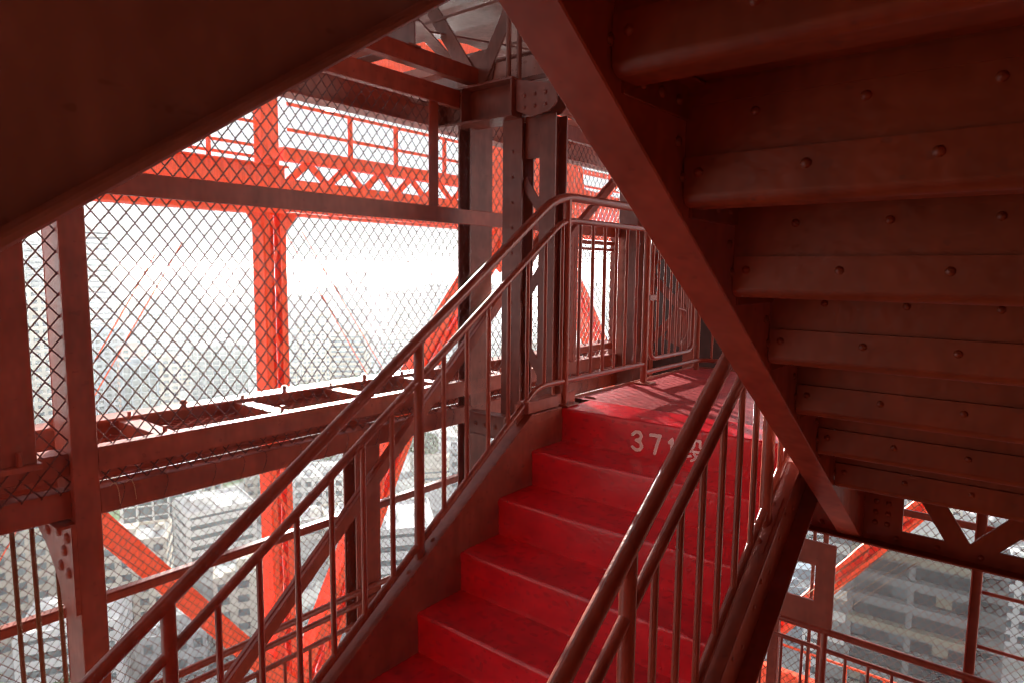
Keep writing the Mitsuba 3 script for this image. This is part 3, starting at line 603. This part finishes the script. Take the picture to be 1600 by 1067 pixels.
# ------------------------------------------------------------------ outer frame of the tower (bright orange)
XT = -22.0
def lattice(t, p, q, w, d=0.8, pitch=None, nrm=(1, 0, 0)):
    """Laced box member in the tower face: solid sides and back, front edge strips with zigzag bars between."""
    p, q, n = (np.asarray(a, float) for a in (p, q, nrm))
    u = (q - p) / np.linalg.norm(q - p); s = np.cross(u, n); L = np.linalg.norm(q - p)
    e = w * 0.24
    for k in (-1, 1):
        off = s * k * (w / 2)
        obj('side_plate', bar(p + off - n * d / 2, q + off - n * d / 2, 0.05, d, up=n, c=0.002), 'orange_paint', t)
        obj('edge_strip', bar(p + s * k * (w / 2 - e / 2 - 0.03) + n * 0.02, q + s * k * (w / 2 - e / 2 - 0.03) + n * 0.02, e, 0.04, up=n, c=0.002), 'orange_paint', t)
    obj('back_plate', bar(p - n * d, q - n * d, w - 0.1, 0.04, up=n, c=0.002), 'orange_paint', t)
    pitch = pitch or w * 1.15; k = int(L / pitch)
    for i in range(k):
        a, b = p + u * (i * L / k), p + u * ((i + 1) * L / k)
        sg_ = 1 if i % 2 == 0 else -1
        obj('lacing_bar', bar(a + s * sg_ * w * 0.27 - n * 0.02, b - s * sg_ * w * 0.27 - n * 0.02, w * 0.13, 0.03, up=n, c=0.001), 'orange_paint', t)

oc1 = thing('tower_column', 'upright orange laced column of the outer tower face, left of centre', 'column')
lattice(oc1, (XT, 11.78, -34), (XT, 11.78, 2.9), 0.95)
obj('upper_shaft', box(XT - 0.6, XT - 0.05, 11.35, 12.1, 4.75, 9.5), 'orange_paint', oc1)
obj('haunch', cat([polyplate([(11.3, 2.95), (11.3, 2.1), (10.75, 2.95)], 'x', XT - 0.4, 0.35), polyplate([(12.26, 2.95), (12.26, 2.1), (12.95, 2.95)], 'x', XT - 0.4, 0.35)]), 'orange_paint', oc1)
og = thing('tower_girder', 'broad orange girder across the outer tower face behind the fence', 'girder')
obj('web', box(XT - 0.5, XT, -16, 12.3, 2.95, 4.7), 'orange_paint', og)
obj('flange', cat([box(XT - 0.7, XT + 0.25, -16, 12.35, 4.7, 4.76), box(XT - 0.7, XT + 0.25, -16, 40, 2.88, 2.95), box(XT - 0.1, XT + 0.18, -16, 12.3, 3.75, 3.80)]), 'orange_paint', og)
obj('right_web', box(XT - 0.5, XT, 12.3, 42, 3.0, 3.55), 'orange_paint', og)
obj('right_web', box(XT - 0.5, XT, 12.3, 42, 3.68, 4.30), 'orange_paint', og)
obj('right_chord', box(XT - 0.5, XT, 12.3, 42, 5.05, 5.55), 'orange_paint', og)
for i in range(13):
    y = 12.6 + i * 1.9
    obj('lacing_bar', bar((XT - 0.2, y, 4.25), (XT - 0.2, y + 0.95, 5.1), 0.05, 0.30, up=(0, 1, 0) if False else (0, 0, 1)), 'orange_paint', og)
    obj('lacing_bar', bar((XT - 0.25, y + 0.95, 5.1), (XT - 0.25, y + 1.9, 4.25), 0.05, 0.30), 'orange_paint', og)
orl = thing('girder_railing', 'orange pipe railing standing on the broad girder close to the sun', 'railing')
for z in (5.0, 5.42, 6.3): obj('rail', box(XT - 0.08, XT, 4.0, 12.0, z - 0.05, z + 0.05), 'orange_paint', orl)
for y in (6.2, 7.7, 9.25, 11.15): obj('post', box(XT - 0.12, XT - 0.02, y - 0.07, y + 0.07, 4.76, 6.3), 'orange_paint', orl)
for z in (6.25, 7.25): obj('rail', box(XT - 0.08, XT, 12.5, 40.0, z - 0.06, z + 0.06), 'orange_paint', orl)
for y in (15.6, 18.2, 21.4, 24.6, 28.0): obj('post', box(XT - 0.12, XT - 0.02, y - 0.10, y + 0.10, 5.55, 7.25), 'orange_paint', orl)
k1 = thing('tower_brace', 'orange laced brace leaning down to the left behind the fence column', 'brace', 'braces of the outer tower face')
lattice(k1, (XT + 0.3, 26.2, 3.2), (XT + 0.3, 19.3, -4.6), 1.35)
k1b = thing('tower_brace', 'orange laced brace below the ledge, sloping down to bottom left', 'brace', 'braces of the outer tower face')
lattice(k1b, (XT + 0.3, 18.9, -5.8), (XT + 0.3, 11.6, -19.5), 1.4)
k2 = thing('tower_brace', 'orange laced brace leaning down to the right, seen through the landing railing', 'brace', 'braces of the outer tower face')
lattice(k2, (XT + 0.3, 30.0, 3.4), (XT + 0.3, 41.5, -10.5), 1.6)
k3 = thing('tower_brace', 'plain solid orange brace sloping down to the right at lower left', 'brace', 'braces of the outer tower face')
obj('plate', bar((XT, 1.0, -2.4), (XT, 12.0, -17.3), 0.75, 0.9, up=(1, 0, 0)), 'orange_paint', k3)
obj('cover_strip', cat([bar((XT + 0.42, 1.0 + dy, -2.4 + dz), (XT + 0.42, 12.0 + dy, -17.3 + dz), 0.05, 0.16, up=(1, 0, 0)) for dy, dz in ((0.3, 0.2), (-0.3, -0.2))]), 'orange_paint', k3)
gs = thing('tower_gusset', 'large orange gusset plate joining girder and braces, right of the fence columns', 'gusset plate')
gpoly = Polygon([(25.0, 8.2), (33.6, 8.2), (34.0, 6.0), (44.0, 5.6), (44.0, 2.9), (34.0, 2.9), (33.5, 0.9), (29.5, 2.0), (25.6, 0.6), (23.2, 2.9), (23.6, 5.0)])
obj('plate', polyplate(gpoly, 'x', XT + 0.05, 0.12), 'orange_paint', gs)
obj('rivets', rivets([((XT + 0.172, y, z), (1, 0, 0)) for y in np.arange(25.5, 33.5, 0.8) for z in (3.4, 4.6, 5.8)], 0.10), 'orange_paint', gs, smooth=True, kind='stuff')
obj('upper_strut', cat([bar((XT, 36.0, 5.4), (XT, 43.5, 10.5), 0.3, 0.9, up=(1, 0, 0)), box(XT - 0.1, XT, 33.0, 44, 7.0, 7.2), box(XT - 0.1, XT, 33.0, 44, 8.2, 8.35), box(XT - 0.1, XT, 37.5, 37.7, 6.0, 8.3)]), 'orange_paint', gs)
ug = thing('tower_girder', 'orange girder high on the outer tower face, glimpsed through the upper truss', 'girder', 'tower girders')
obj('web', box(XT - 0.5, XT, -4, 46, 9.6, 12.5), 'orange_paint', ug)
obj('flange', box(XT - 0.7, XT + 0.3, -4, 46, 9.5, 9.6), 'orange_paint', ug)
lg = thing('tower_girder_low', 'orange girder and walkway of the outer tower face at the bottom left', 'girder')
labels[lg]['label'] = 'orange girder and walkway of the outer tower face at the bottom left'
obj('web', box(XT - 0.5, XT, -8, 30, -18.7, -17.4), 'orange_paint', lg)
obj('flange', box(XT - 0.8, XT + 0.5, -8, 30, -17.38, -17.30), 'orange_paint', lg)
for i in range(14): obj('stiffener', box(XT, XT + 0.2, -6 + 2.2 * i, -5.7 + 2.2 * i, -18.7, -17.4), 'orange_paint', lg)
ng = thing('tower_brace', 'orange laced brace of the far tower face, seen past the square frame at lower right', 'brace', 'braces of the outer tower face')
lattice(ng, (-8.2, 30, -18.3), (-0.5, 30, -8.1), 0.75, nrm=(0, -1, 0))
ng2 = thing('tower_girder', 'orange girder of the far tower face along the bottom edge at right', 'girder')
labels[ng2]['group'] = 'tower girders'; labels[og]['group'] = 'tower girders'
obj('web', box(-12, 10, 29.6, 30.0, -20.8, -18.9), 'orange_paint', ng2)
obj('rail', cat([box(-12, 10, 29.5, 29.58, -17.5, -17.4)] + [box(x, x + 0.12, 29.5, 29.58, -18.9, -17.4) for x in np.arange(-12, 10, 1.6)]), 'orange_paint', ng2)
for i in range(12): obj('lacing_bar', bar((-12 + 1.7 * i, 29.5, -20.7), (-11.1 + 1.7 * i, 29.5, -18.9), 0.25, 0.06, up=(0, 1, 0)), 'orange_paint', ng2)
for a, b, lab in (((7.0, 1.2), (1.0, -9.0), 'left thin red stay of the pair left of the orange column'), ((7.9, 1.6), (1.5, -9.0), 'right thin red stay of the pair left of the orange column'),
                  ((11.9, 2.2), (17.6, -6.6), 'left thin red stay of the pair right of the orange column'), ((12.7, 2.2), (18.7, -6.6), 'right thin red stay of the pair right of the orange column')):
    whole('stay_cable', tube([(XT + 0.5, a[0], a[1]), (XT + 0.5, b[0], b[1])], 0.018, 6), 'orange_paint', lab, 'cable', 'stay cables')

# ------------------------------------------------------------------ the city below
GZ = -98.0
CITY = {'wall_white': (0.62, 0.61, 0.60), 'wall_cream': (0.56, 0.50, 0.42), 'wall_beige': (0.45, 0.38, 0.31), 'wall_grey': (0.34, 0.34, 0.35), 'wall_blue': (0.25, 0.29, 0.34), 'wall_pink': (0.45, 0.30, 0.27), 'wall_dark': (0.03, 0.03, 0.036), 'wall_slate': (0.17, 0.165, 0.165), 'wall_taupe': (0.22, 0.19, 0.14)}
for k, c in CITY.items():
    def cf(p, n, uv, c=c):
        a = mikit.fbm(p.x * 0.25, p.y * 0.25, p.z * 0.12, octaves=3)
        return mi.Color3f(*c) * (0.82 + 0.36 * a)
    scene[k] = {'type': 'twosided', 'bsdf': {'type': 'diffuse', 'reflectance': mikit.proc(cf)}}
scene['pane_glass'] = {'type': 'twosided', 'bsdf': {'type': 'principled', 'base_color': rgb(0.06, 0.075, 0.09), 'roughness': 0.15, 'specular': 0.7}}
scene['roof_felt'] = {'type': 'twosided', 'bsdf': {'type': 'diffuse', 'reflectance': mikit.proc(lambda p, n, uv: mikit.mix(mi.Color3f(0.30, 0.31, 0.32), mi.Color3f(0.52, 0.52, 0.50), mikit.fbm(p.x * 0.12, p.y * 0.12, 0.0)))}}
def ground_fn(p, n, uv):
    a = mikit.cell_rand(p.x / 19.0, p.y / 23.0, 0); b = mikit.noise(p.x * 0.02, p.y * 0.02, 1.0)
    sx, sy = p.x / 76.0 - dr.floor(p.x / 76.0), p.y / 92.0 - dr.floor(p.y / 92.0)
    road = dr.maximum(mikit.smoothstep(0.88, 0.90, sx), mikit.smoothstep(0.90, 0.92, sy))
    base = mikit.mix(mi.Color3f(0.24, 0.235, 0.23), mi.Color3f(0.42, 0.41, 0.40), a)
    base = mikit.mix(base, mi.Color3f(0.09, 0.13, 0.05), mikit.smoothstep(0.72, 0.80, b))
    return mikit.mix(base, mi.Color3f(0.10, 0.10, 0.105), road)
scene['city_ground'] = {'type': 'diffuse', 'reflectance': mikit.proc(ground_fn)}
def far_fn(p, n, uv):
    """Storey bands and bays on buildings too far to tell their windows apart, the wall tone by block."""
    tone = mikit.cell_rand(p.x / 60.0, p.y / 60.0, 3)
    wall = mikit.mix(mi.Color3f(0.30, 0.31, 0.33), mi.Color3f(0.60, 0.57, 0.53), tone)
    fz = p.z / 3.6 - dr.floor(p.z / 3.6)
    hx = (p.x + p.y) / 4.2; fx = hx - dr.floor(hx)
    side = mikit.smoothstep(0.6, 0.3, dr.abs(n.z))
    win = dr.select((fz > 0.35) & (fz < 0.8) & (fx > 0.2), mi.Float(1.0), mi.Float(0.0)) * side
    return mikit.mix(wall, mi.Color3f(0.10, 0.11, 0.13), win)
scene['far_facade'] = {'type': 'twosided', 'bsdf': {'type': 'diffuse', 'reflectance': mikit.proc(far_fn)}}
scene['foliage'] = {'type': 'twosided', 'bsdf': {'type': 'diffuse', 'reflectance': mikit.proc(lambda p, n, uv: mikit.mix(mi.Color3f(0.05, 0.085, 0.025), mi.Color3f(0.13, 0.16, 0.04), mikit.noise(p.x * 0.8, p.y * 0.8, p.z * 0.8)))}}

g = trimesh.Trimesh([(-9000, -9000, GZ), (9000, -9000, GZ), (9000, 9000, GZ), (-9000, 9000, GZ)], [(0, 1, 2), (0, 2, 3)], process=False)
scene['ground'] = mikit.ply(g, 'city_ground'); labels['ground'] = {'label': 'city ground of streets and yards far below the tower', 'category': 'ground', 'kind': 'structure'}

def heading(px):
    """Unit ground direction of a column of the photograph, at the horizon."""
    d = _fw * FPX + _r * (px - 800) + _u * 110; d[2] = 0
    return d / np.linalg.norm(d)
def spot(px, dist): return EYE[:2] + heading(px)[:2] * dist
def roof_z(px, py, dist):
    d = _fw * FPX + _r * (px - 800) - _u * (py - 533.5)
    return EYE[2] + dist * d[2] / math.hypot(d[0], d[1])

BOX8 = trimesh.creation.box((1, 1, 1))
def bx(cx, cy, cz, sx, sy, sz):
    m = BOX8.copy(); m.apply_scale((sx, sy, sz)); m.apply_translation((cx, cy, cz)); return m
taken = []
def building(px0, px1, py, dist, wall, style, label, group=None, depth=None, yaw=None, windows=True, name='building'):
    """A building seen between two columns of the photograph, its roof at py, at that distance."""
    pxm = (px0 + px1) / 2; c = spot(pxm, dist); h = heading(pxm)
    w = abs(px1 - px0) / FPX * dist * 0.92; dep = depth or w * 0.9
    top = max(roof_z(pxm, py, dist), GZ + 7); H = top - GZ
    a = math.atan2(h[1], h[0]) - math.pi / 2 + (yaw if yaw is not None else rng.uniform(-0.25, 0.25))
    c = c + h[:2] * dep / 2
    M = np.eye(4); M[:2, :2] = [[math.cos(a), -math.sin(a)], [math.sin(a), math.cos(a)]]; M[:3, 3] = (c[0], c[1], GZ)
    taken.append((c[0], c[1], max(w, dep) * 0.75))
    def put(m): m.apply_transform(M); return m
    t = thing(name, label, 'building', group)
    fl = 3.5 if H < 70 else 3.8; nf = max(2, int(H / fl)); fl = H / nf
    vis0 = max(0, nf - int(130 / 3.5))
    wins, panes, ribs = [], [], []
    if style == 'bands':                                     # ribbon windows between solid bands
        core = bx(0, 0, H / 2, w * 0.97, dep * 0.97, H - 0.4)
        obj('core', put(core), 'pane_glass', t)
        bands = [bx(0, 0, fl * i + fl * 0.28, w, dep, fl * 0.56) for i in range(nf)] + [bx(0, 0, H - 0.2, w, dep, 0.9)] + [bx(sx * w * 0.485, sy * dep * 0.485, H / 2, w * 0.06, dep * 0.06, H) for sx in (-1, 1) for sy in (-1, 1)]
        for i in range(nf + 1): obj('band', put(bands[i]), wall, t)
        obj('corner_piers', put(cat(bands[nf + 1:])), wall, t, kind='stuff')
    elif style == 'fins':                                    # dark glass with pale upright fins
        obj('core', put(bx(0, 0, H / 2, w * 0.97, dep * 0.97, H)), 'pane_glass', t)
        nfin = max(4, int(w / 4.5))
        for i in range(nfin + 1): obj('fin', put(bx(-w / 2 + w * i / nfin, -dep * 0.49, H / 2, 0.7, 0.9, H + 1)), wall, t)
        for i in range(max(3, int(dep / 4.5)) + 1):
            for s in (-1, 1): ribs.append(bx(s * w * 0.49, -dep / 2 + dep * i / max(3, int(dep / 4.5)), H / 2, 0.9, 0.7, H + 1))
        ribs += [bx(0, 0, fl * i, w * 0.98, dep * 0.98, 0.5) for i in range(nf)]
        obj('side_fins', put(cat(ribs)), wall, t, kind='stuff')
    else:                                                    # punched windows
        nb = max(2, int(w / 3.6)); ndp = max(2, int(dep / 3.6))
        obj('wall', put(bx(0, 0, H / 2, w, dep, H)), wall, t)
        for i in range(nf):
            z = fl * (i + 0.55)
            for j in range(nb): wins.append(bx(-w / 2 + w * (j + 0.5) / nb, -dep / 2 + 0.03, z, w / nb * 0.58, 0.3, fl * 0.48))
            for j in range(ndp):
                for s in (-1, 1): wins.append(bx(s * (w / 2 - 0.03), -dep / 2 + dep * (j + 0.5) / ndp, z, 0.3, dep / ndp * 0.58, fl * 0.48))
            if style == 'balcony': ribs.append(bx(0, -dep / 2 - 0.6, fl * i + 0.55, w * 0.94, 1.3, 1.1))
        obj('window', put(cat(wins)), 'pane_glass', t, kind='stuff')
        if ribs: obj('balcony', put(cat(ribs)), wall, t, kind='stuff')
    rf_ = obj('roof', put(bx(0, 0, H + 0.12, w * 0.94, dep * 0.94, 0.25)), 'roof_felt', t)
    bits = [bx(rng.uniform(-.25, .25) * w, rng.uniform(-.2, .2) * dep, H + 1.6, w * rng.uniform(.2, .4), dep * rng.uniform(.2, .4), 3.0)]
    bits += [bx(rng.uniform(-.4, .4) * w, rng.uniform(-.4, .4) * dep, H + 0.9, rng.uniform(1, 2.4), rng.uniform(1, 2.4), rng.uniform(.9, 1.8)) for _ in range(9)]
    obj('plant_room', put(cat(bits)), wall, t, kind='stuff')
    par = [bx(0, s * (dep / 2 - .15), H + .5, w, .3, 1.0) for s in (-1, 1)] + [bx(s * (w / 2 - .15), 0, H + .5, .3, dep - .6, 1.0) for s in (-1, 1)]
    obj('parapet', put(cat(par)), wall, t)
    return t

# near blocks, one by one: columns and roof line in the photograph, distance in metres
NEAR = [
 (185, 292, 742, 260, 'wall_white', 'fins', 'dark glass office tower with white upright fins behind the orange diagonal'),
 (268, 372, 800, 236, 'wall_white', 'bands', 'white office block with grey window bands right of the finned glass tower'),
 (150, 238, 852, 196, 'wall_cream', 'punched', 'cream block with flat roof just right of the near brown column'),
 (-40, 78, 770, 205, 'wall_beige', 'punched', 'beige apartment slab with small windows behind the three ropes'),
 (20, 150, 992, 168, 'wall_white', 'bands', 'low white banded building at the bottom left corner'),
 (318, 408, 905, 178, 'wall_cream', 'punched', 'tall cream apartment block below the white banded office'),
 (205, 300, 1000, 172, 'wall_grey', 'punched', 'low grey block at the bottom behind the first railing post'),
 (372, 432, 770, 300, 'wall_beige', 'balcony', 'beige balcony block just left of the orange column below the ledge'),
 (448, 498, 655, 420, 'wall_grey', 'bands', 'grey office slab right of the orange column under the ledge beam'),
 (500, 540, 705, 380, 'wall_white', 'punched', 'small white block in front of the grey office slab'),
 (455, 520, 850, 245, 'wall_white', 'bands', 'white low block behind the lower rail between column and post'),
 (520, 590, 770, 300, 'wall_grey', 'punched', 'grey block hidden half behind the lower fence post'),
 (582, 606, 838, 250, 'wall_dark', 'punched', 'slim dark tower right of the lower fence post'),
 (604, 640, 845, 255, 'wall_pink', 'punched', 'pinkish low block right of the slim dark tower'),
 (630, 690, 720, 370, 'wall_white', 'bands', 'white banded block in the middle below the ledge'),
 (690, 760, 690, 430, 'wall_white', 'punched', 'white block under the bolted beam seat'),
 (640, 740, 790, 300, 'wall_cream', 'bands', 'cream block right of the middle under the railing'),
 (28, 62, 455, 420, 'wall_cream', 'balcony', 'cream balcony tower in the gap at the far left'),
 (48, 90, 380, 520, 'wall_grey', 'bands', 'striped grey tower behind the cream one at the far left'),
 (128, 166, 362, 560, 'wall_white', 'bands', 'tall pale striped tower just right of the near column'),
 (140, 182, 520, 470, 'wall_blue', 'punched', 'bluish block in front of the tall pale striped tower'),
 (182, 216, 545, 455, 'wall_pink', 'punched', 'pinkish grey block between two bluish ones left of centre'),
 (186, 232, 572, 400, 'wall_blue', 'fins', 'bluish glass slab above the ledge crossbar'),
 (206, 246, 470, 760, 'wall_blue', 'bands', 'hazy blue tower left of the twin pale towers'),
 (246, 272, 462, 800, 'wall_white', 'punched', 'left one of two hazy white towers side by side'),
 (268, 312, 436, 900, 'wall_white', 'punched', 'tallest hazy white tower left of the orange column'),
 (232, 268, 562, 430, 'wall_cream', 'punched', 'cream cube above the ledge between the blue slab and the wide glass office'),
 (300, 384, 540, 520, 'wall_grey', 'fins', 'wide grey glass office with white grid left of the orange column'),
 (340, 372, 512, 640, 'wall_grey', 'punched', 'grey block behind the wide glass office'),
]
for a in NEAR: building(*a[:7], group='tower-side buildings' if False else None)

# the dark stepped tower at the lower right
def dark_tower():
    t = thing('building', 'dark grey tower with stacked balconies and notched sides at the lower right', 'building')
    dist = 138; c = spot(1468, dist); h = heading(1468); w = 20.5; dep = 20.0
    top = roof_z(1468, 862, dist); H = top - GZ
    a = math.atan2(h[1], h[0]) - math.pi / 2 - 0.05
    c = c + h[:2] * dep / 2
    M = np.eye(4); M[:2, :2] = [[math.cos(a), -math.sin(a)], [math.sin(a), math.cos(a)]]; M[:3, 3] = (c[0], c[1], GZ)
    taken.append((c[0], c[1], 24))
    def put(m): m.apply_transform(M); return m
    obj('core', put(bx(0, 0, H / 2, w, dep, H)), 'wall_dark', t)
    fl = 4.6; nf = int(H / fl)
    for i in range(nf):
        z = H - 2.0 - fl * i
        if z < H - 70: break
        b = obj('balcony', put(bx(0, -dep / 2 - 0.9, z, w * 0.97, 1.8, 1.25)), 'wall_slate' if i % 3 else 'wall_taupe', t)
        for j in range(6):
            x = -w / 2 + w * (j + 0.5) / 6
            obj('window', put(bx(x, -dep / 2 + 0.02, z + 2.2, w / 6 * 0.72, 0.25, 2.2)), ('wall_taupe', 'wall_dark', 'pane_glass', 'wall_dark', 'pane_glass', 'wall_dark')[(i * 5 + j * 3 + i * j) % 6], t)
        for s in (-1, 1):
            obj('side_bay', put(bx(s * (w / 2 + 2.0), -dep * 0.22, z + 0.4, 4.0, dep * 0.45, 2.7)), 'wall_slate', t)
        obj('slab_edge', put(bx(0, -dep / 2 - 0.3, z + 3.35, w, 0.7, 0.4)), 'wall_slate', t)
    for j in (0.02, 0.5, 0.98): obj('pier', put(bx(-w / 2 + w * j, -dep / 2 - 0.5, H / 2, 1.0, 1.1, H)), 'wall_slate', t)
    obj('roof', put(bx(0, 0, H + 0.6, w * 1.02, dep * 1.02, 1.2)), 'wall_slate', t)
dark_tower()
building(1300, 1372, 1010, 150, 'wall_white', 'bands', 'white low block left of the dark balcony tower')
building(1560, 1680, 905, 215, 'wall_white', 'punched', 'white block at the right edge behind the dark balcony tower')
building(1255, 1345, 885, 260, 'wall_white', 'bands', 'pale banded block seen through the square frame')
building(1400, 1560, 790, 420, 'wall_white', 'punched', 'pale slab seen through the lattice girder at right')

# mid-distance buildings: things of their own, scattered over the blocks
tones = ['wall_white', 'wall_white', 'wall_cream', 'wall_grey', 'wall_beige', 'wall_blue']
def zone(px, dist):
    z = ('in the gap at the far left' if px < 70 else 'left of the orange column' if px < 410 else 'right of the orange column' if px < 560
         else 'past the fence post' if px < 740 else 'behind the fence columns' if px < 880 else 'beyond the landing railing' if px < 1180 else 'at the lower right')
    return z + (', near' if dist < 330 else ', midway' if dist < 650 else ', far')
GRP = {'wall_white': 'hazy white blocks of the city', 'wall_cream': 'hazy cream blocks of the city', 'wall_grey': 'hazy grey blocks of the city', 'wall_beige': 'hazy beige blocks of the city', 'wall_blue': 'hazy bluish blocks of the city'}
WORD = {'wall_white': 'white', 'wall_cream': 'cream', 'wall_grey': 'grey', 'wall_beige': 'beige', 'wall_blue': 'bluish'}
made, tries = 0, 0
while made < 170 and tries < 4000:
    tries += 1
    dist = 175 + 1250 * rng.random() ** 1.3
    px = rng.uniform(-60, 1120) if rng.random() < 0.85 else rng.uniform(1180, 1640)
    wpx = rng.uniform(12, 30) * FPX / dist
    c = spot(px, dist) + heading(px)[:2] * 10
    if any(math.hypot(c[0] - a, c[1] - b) < r + 13 for a, b, r in taken): continue
    hh = rng.uniform(9, 30) if rng.random() < 0.8 else rng.uniform(30, 62)
    wall = rng.choice(tones)
    d_ = heading(px); topz = GZ + hh
    # roof line in the photograph for that height
    lo, hi = 380.0, 1600.0
    for _ in range(40):
        m_ = (lo + hi) / 2
        if roof_z(px, m_, dist) > topz: lo = m_
        else: hi = m_
    sty = rng.choice(['punched', 'punched', 'bands']); sz = 'low' if hh < 16 else 'mid-height' if hh < 30 else 'tall'
    lab = f'{sz} {WORD[wall]} block with {"window bands" if sty == "bands" else "small windows"} {zone(px, dist)}'
    building(px - wpx / 2, px + wpx / 2, lo, dist, wall, sty, lab, lab.replace('block', 'blocks'))
    made += 1

# everything farther merges into one mass
fr = random.Random(21); ms = []
for _ in range(2600):
    px = fr.uniform(-250, 1850); dist = 700 + 6500 * fr.random() ** 1.6
    c = spot(px, dist); hh = fr.uniform(10, 38) if fr.random() < 0.9 else fr.uniform(40, 110)
    if any(math.hypot(c[0] - a, c[1] - b) < r + 22 for a, b, r in taken[:45]): continue
    s = fr.uniform(14, 40) * (1 + dist / 5000)
    m = bx(0, 0, hh / 2, s, s * fr.uniform(.6, 1.4), hh); a = fr.uniform(0, 1.57)
    m.apply_transform(trimesh.transformations.rotation_matrix(a, (0, 0, 1))); m.apply_translation((c[0], c[1], GZ)); ms.append(m)
whole('far_city', cat(ms), 'far_facade', 'far hazy city fading into white haze at the horizon', 'city', kind='stuff', smooth=False)

def leafy(cx, cy, cz, R, n, seed):
    r = np.random.default_rng(seed); out = []
    q = r.normal(size=(n, 3)); q /= np.linalg.norm(q, axis=1, keepdims=True); q *= (R * r.uniform(0.45, 1.0, (n, 1)) ** 0.6); q[:, 2] *= 0.75
    a = r.normal(size=(n, 3)); a /= np.linalg.norm(a, axis=1, keepdims=True); b = np.cross(a, r.normal(size=(n, 3))); b /= np.linalg.norm(b, axis=1, keepdims=True)
    s = R * 0.16
    P = q + np.array([cx, cy, cz]); V = np.stack([P - a * s, P + b * s, P + a * s, P - b * s], 1).reshape(-1, 3)
    k = np.arange(n)[:, None] * 4
    return trimesh.Trimesh(V, np.vstack([k + [0, 1, 2], k + [0, 2, 3]]), process=False)
for i, (px, dist, R, lab) in enumerate(((495, 330, 8, 'yellow-green street tree below the ledge right of the orange column'), (60, 190, 6, 'green street tree between the ropes at lower left'), (75, 165, 5, 'green street tree at the bottom left under the ropes'),
                                      (1215, 190, 7, 'green tree seen past the dark stringer at lower right'), (285, 430, 8, 'pale yellow-green tree above the ledge'), (660, 330, 8, 'green tree among white blocks under the railing'), (560, 420, 9, 'green tree behind the lower fence post'))):
    c = spot(px, dist); t = thing('tree', lab, 'tree')
    obj('trunk', tube([(c[0], c[1], GZ), (c[0] + .3, c[1], GZ + R * 1.2)], [0.35, 0.2], 7), 'wall_beige', t)
    obj('crown', cat([leafy(c[0] + dx * R * .5, c[1] + dy * R * .5, GZ + R * (1.3 + dz * .4), R * .62, 420, i * 10 + j) for j, (dx, dy, dz) in enumerate(((0, 0, 1), (1, 0, 0), (-.6, .8, 0), (-.4, -.9, .3), (.5, .5, .8)))]), 'foliage', t, smooth=False)

# ------------------------------------------------------------------ the air
scene['haze'] = {'type': 'cube', 'to_world': T().translate([0, 0, (GZ - 1 + 14) / 2]).scale([9100, 9100, (14 - GZ + 1) / 2]), 'bsdf': {'type': 'null'}, 'interior': {'type': 'ref', 'id': 'haze_medium'}}
labels['haze'] = {'label': 'bright haze over the city', 'category': 'haze', 'kind': 'stuff'}
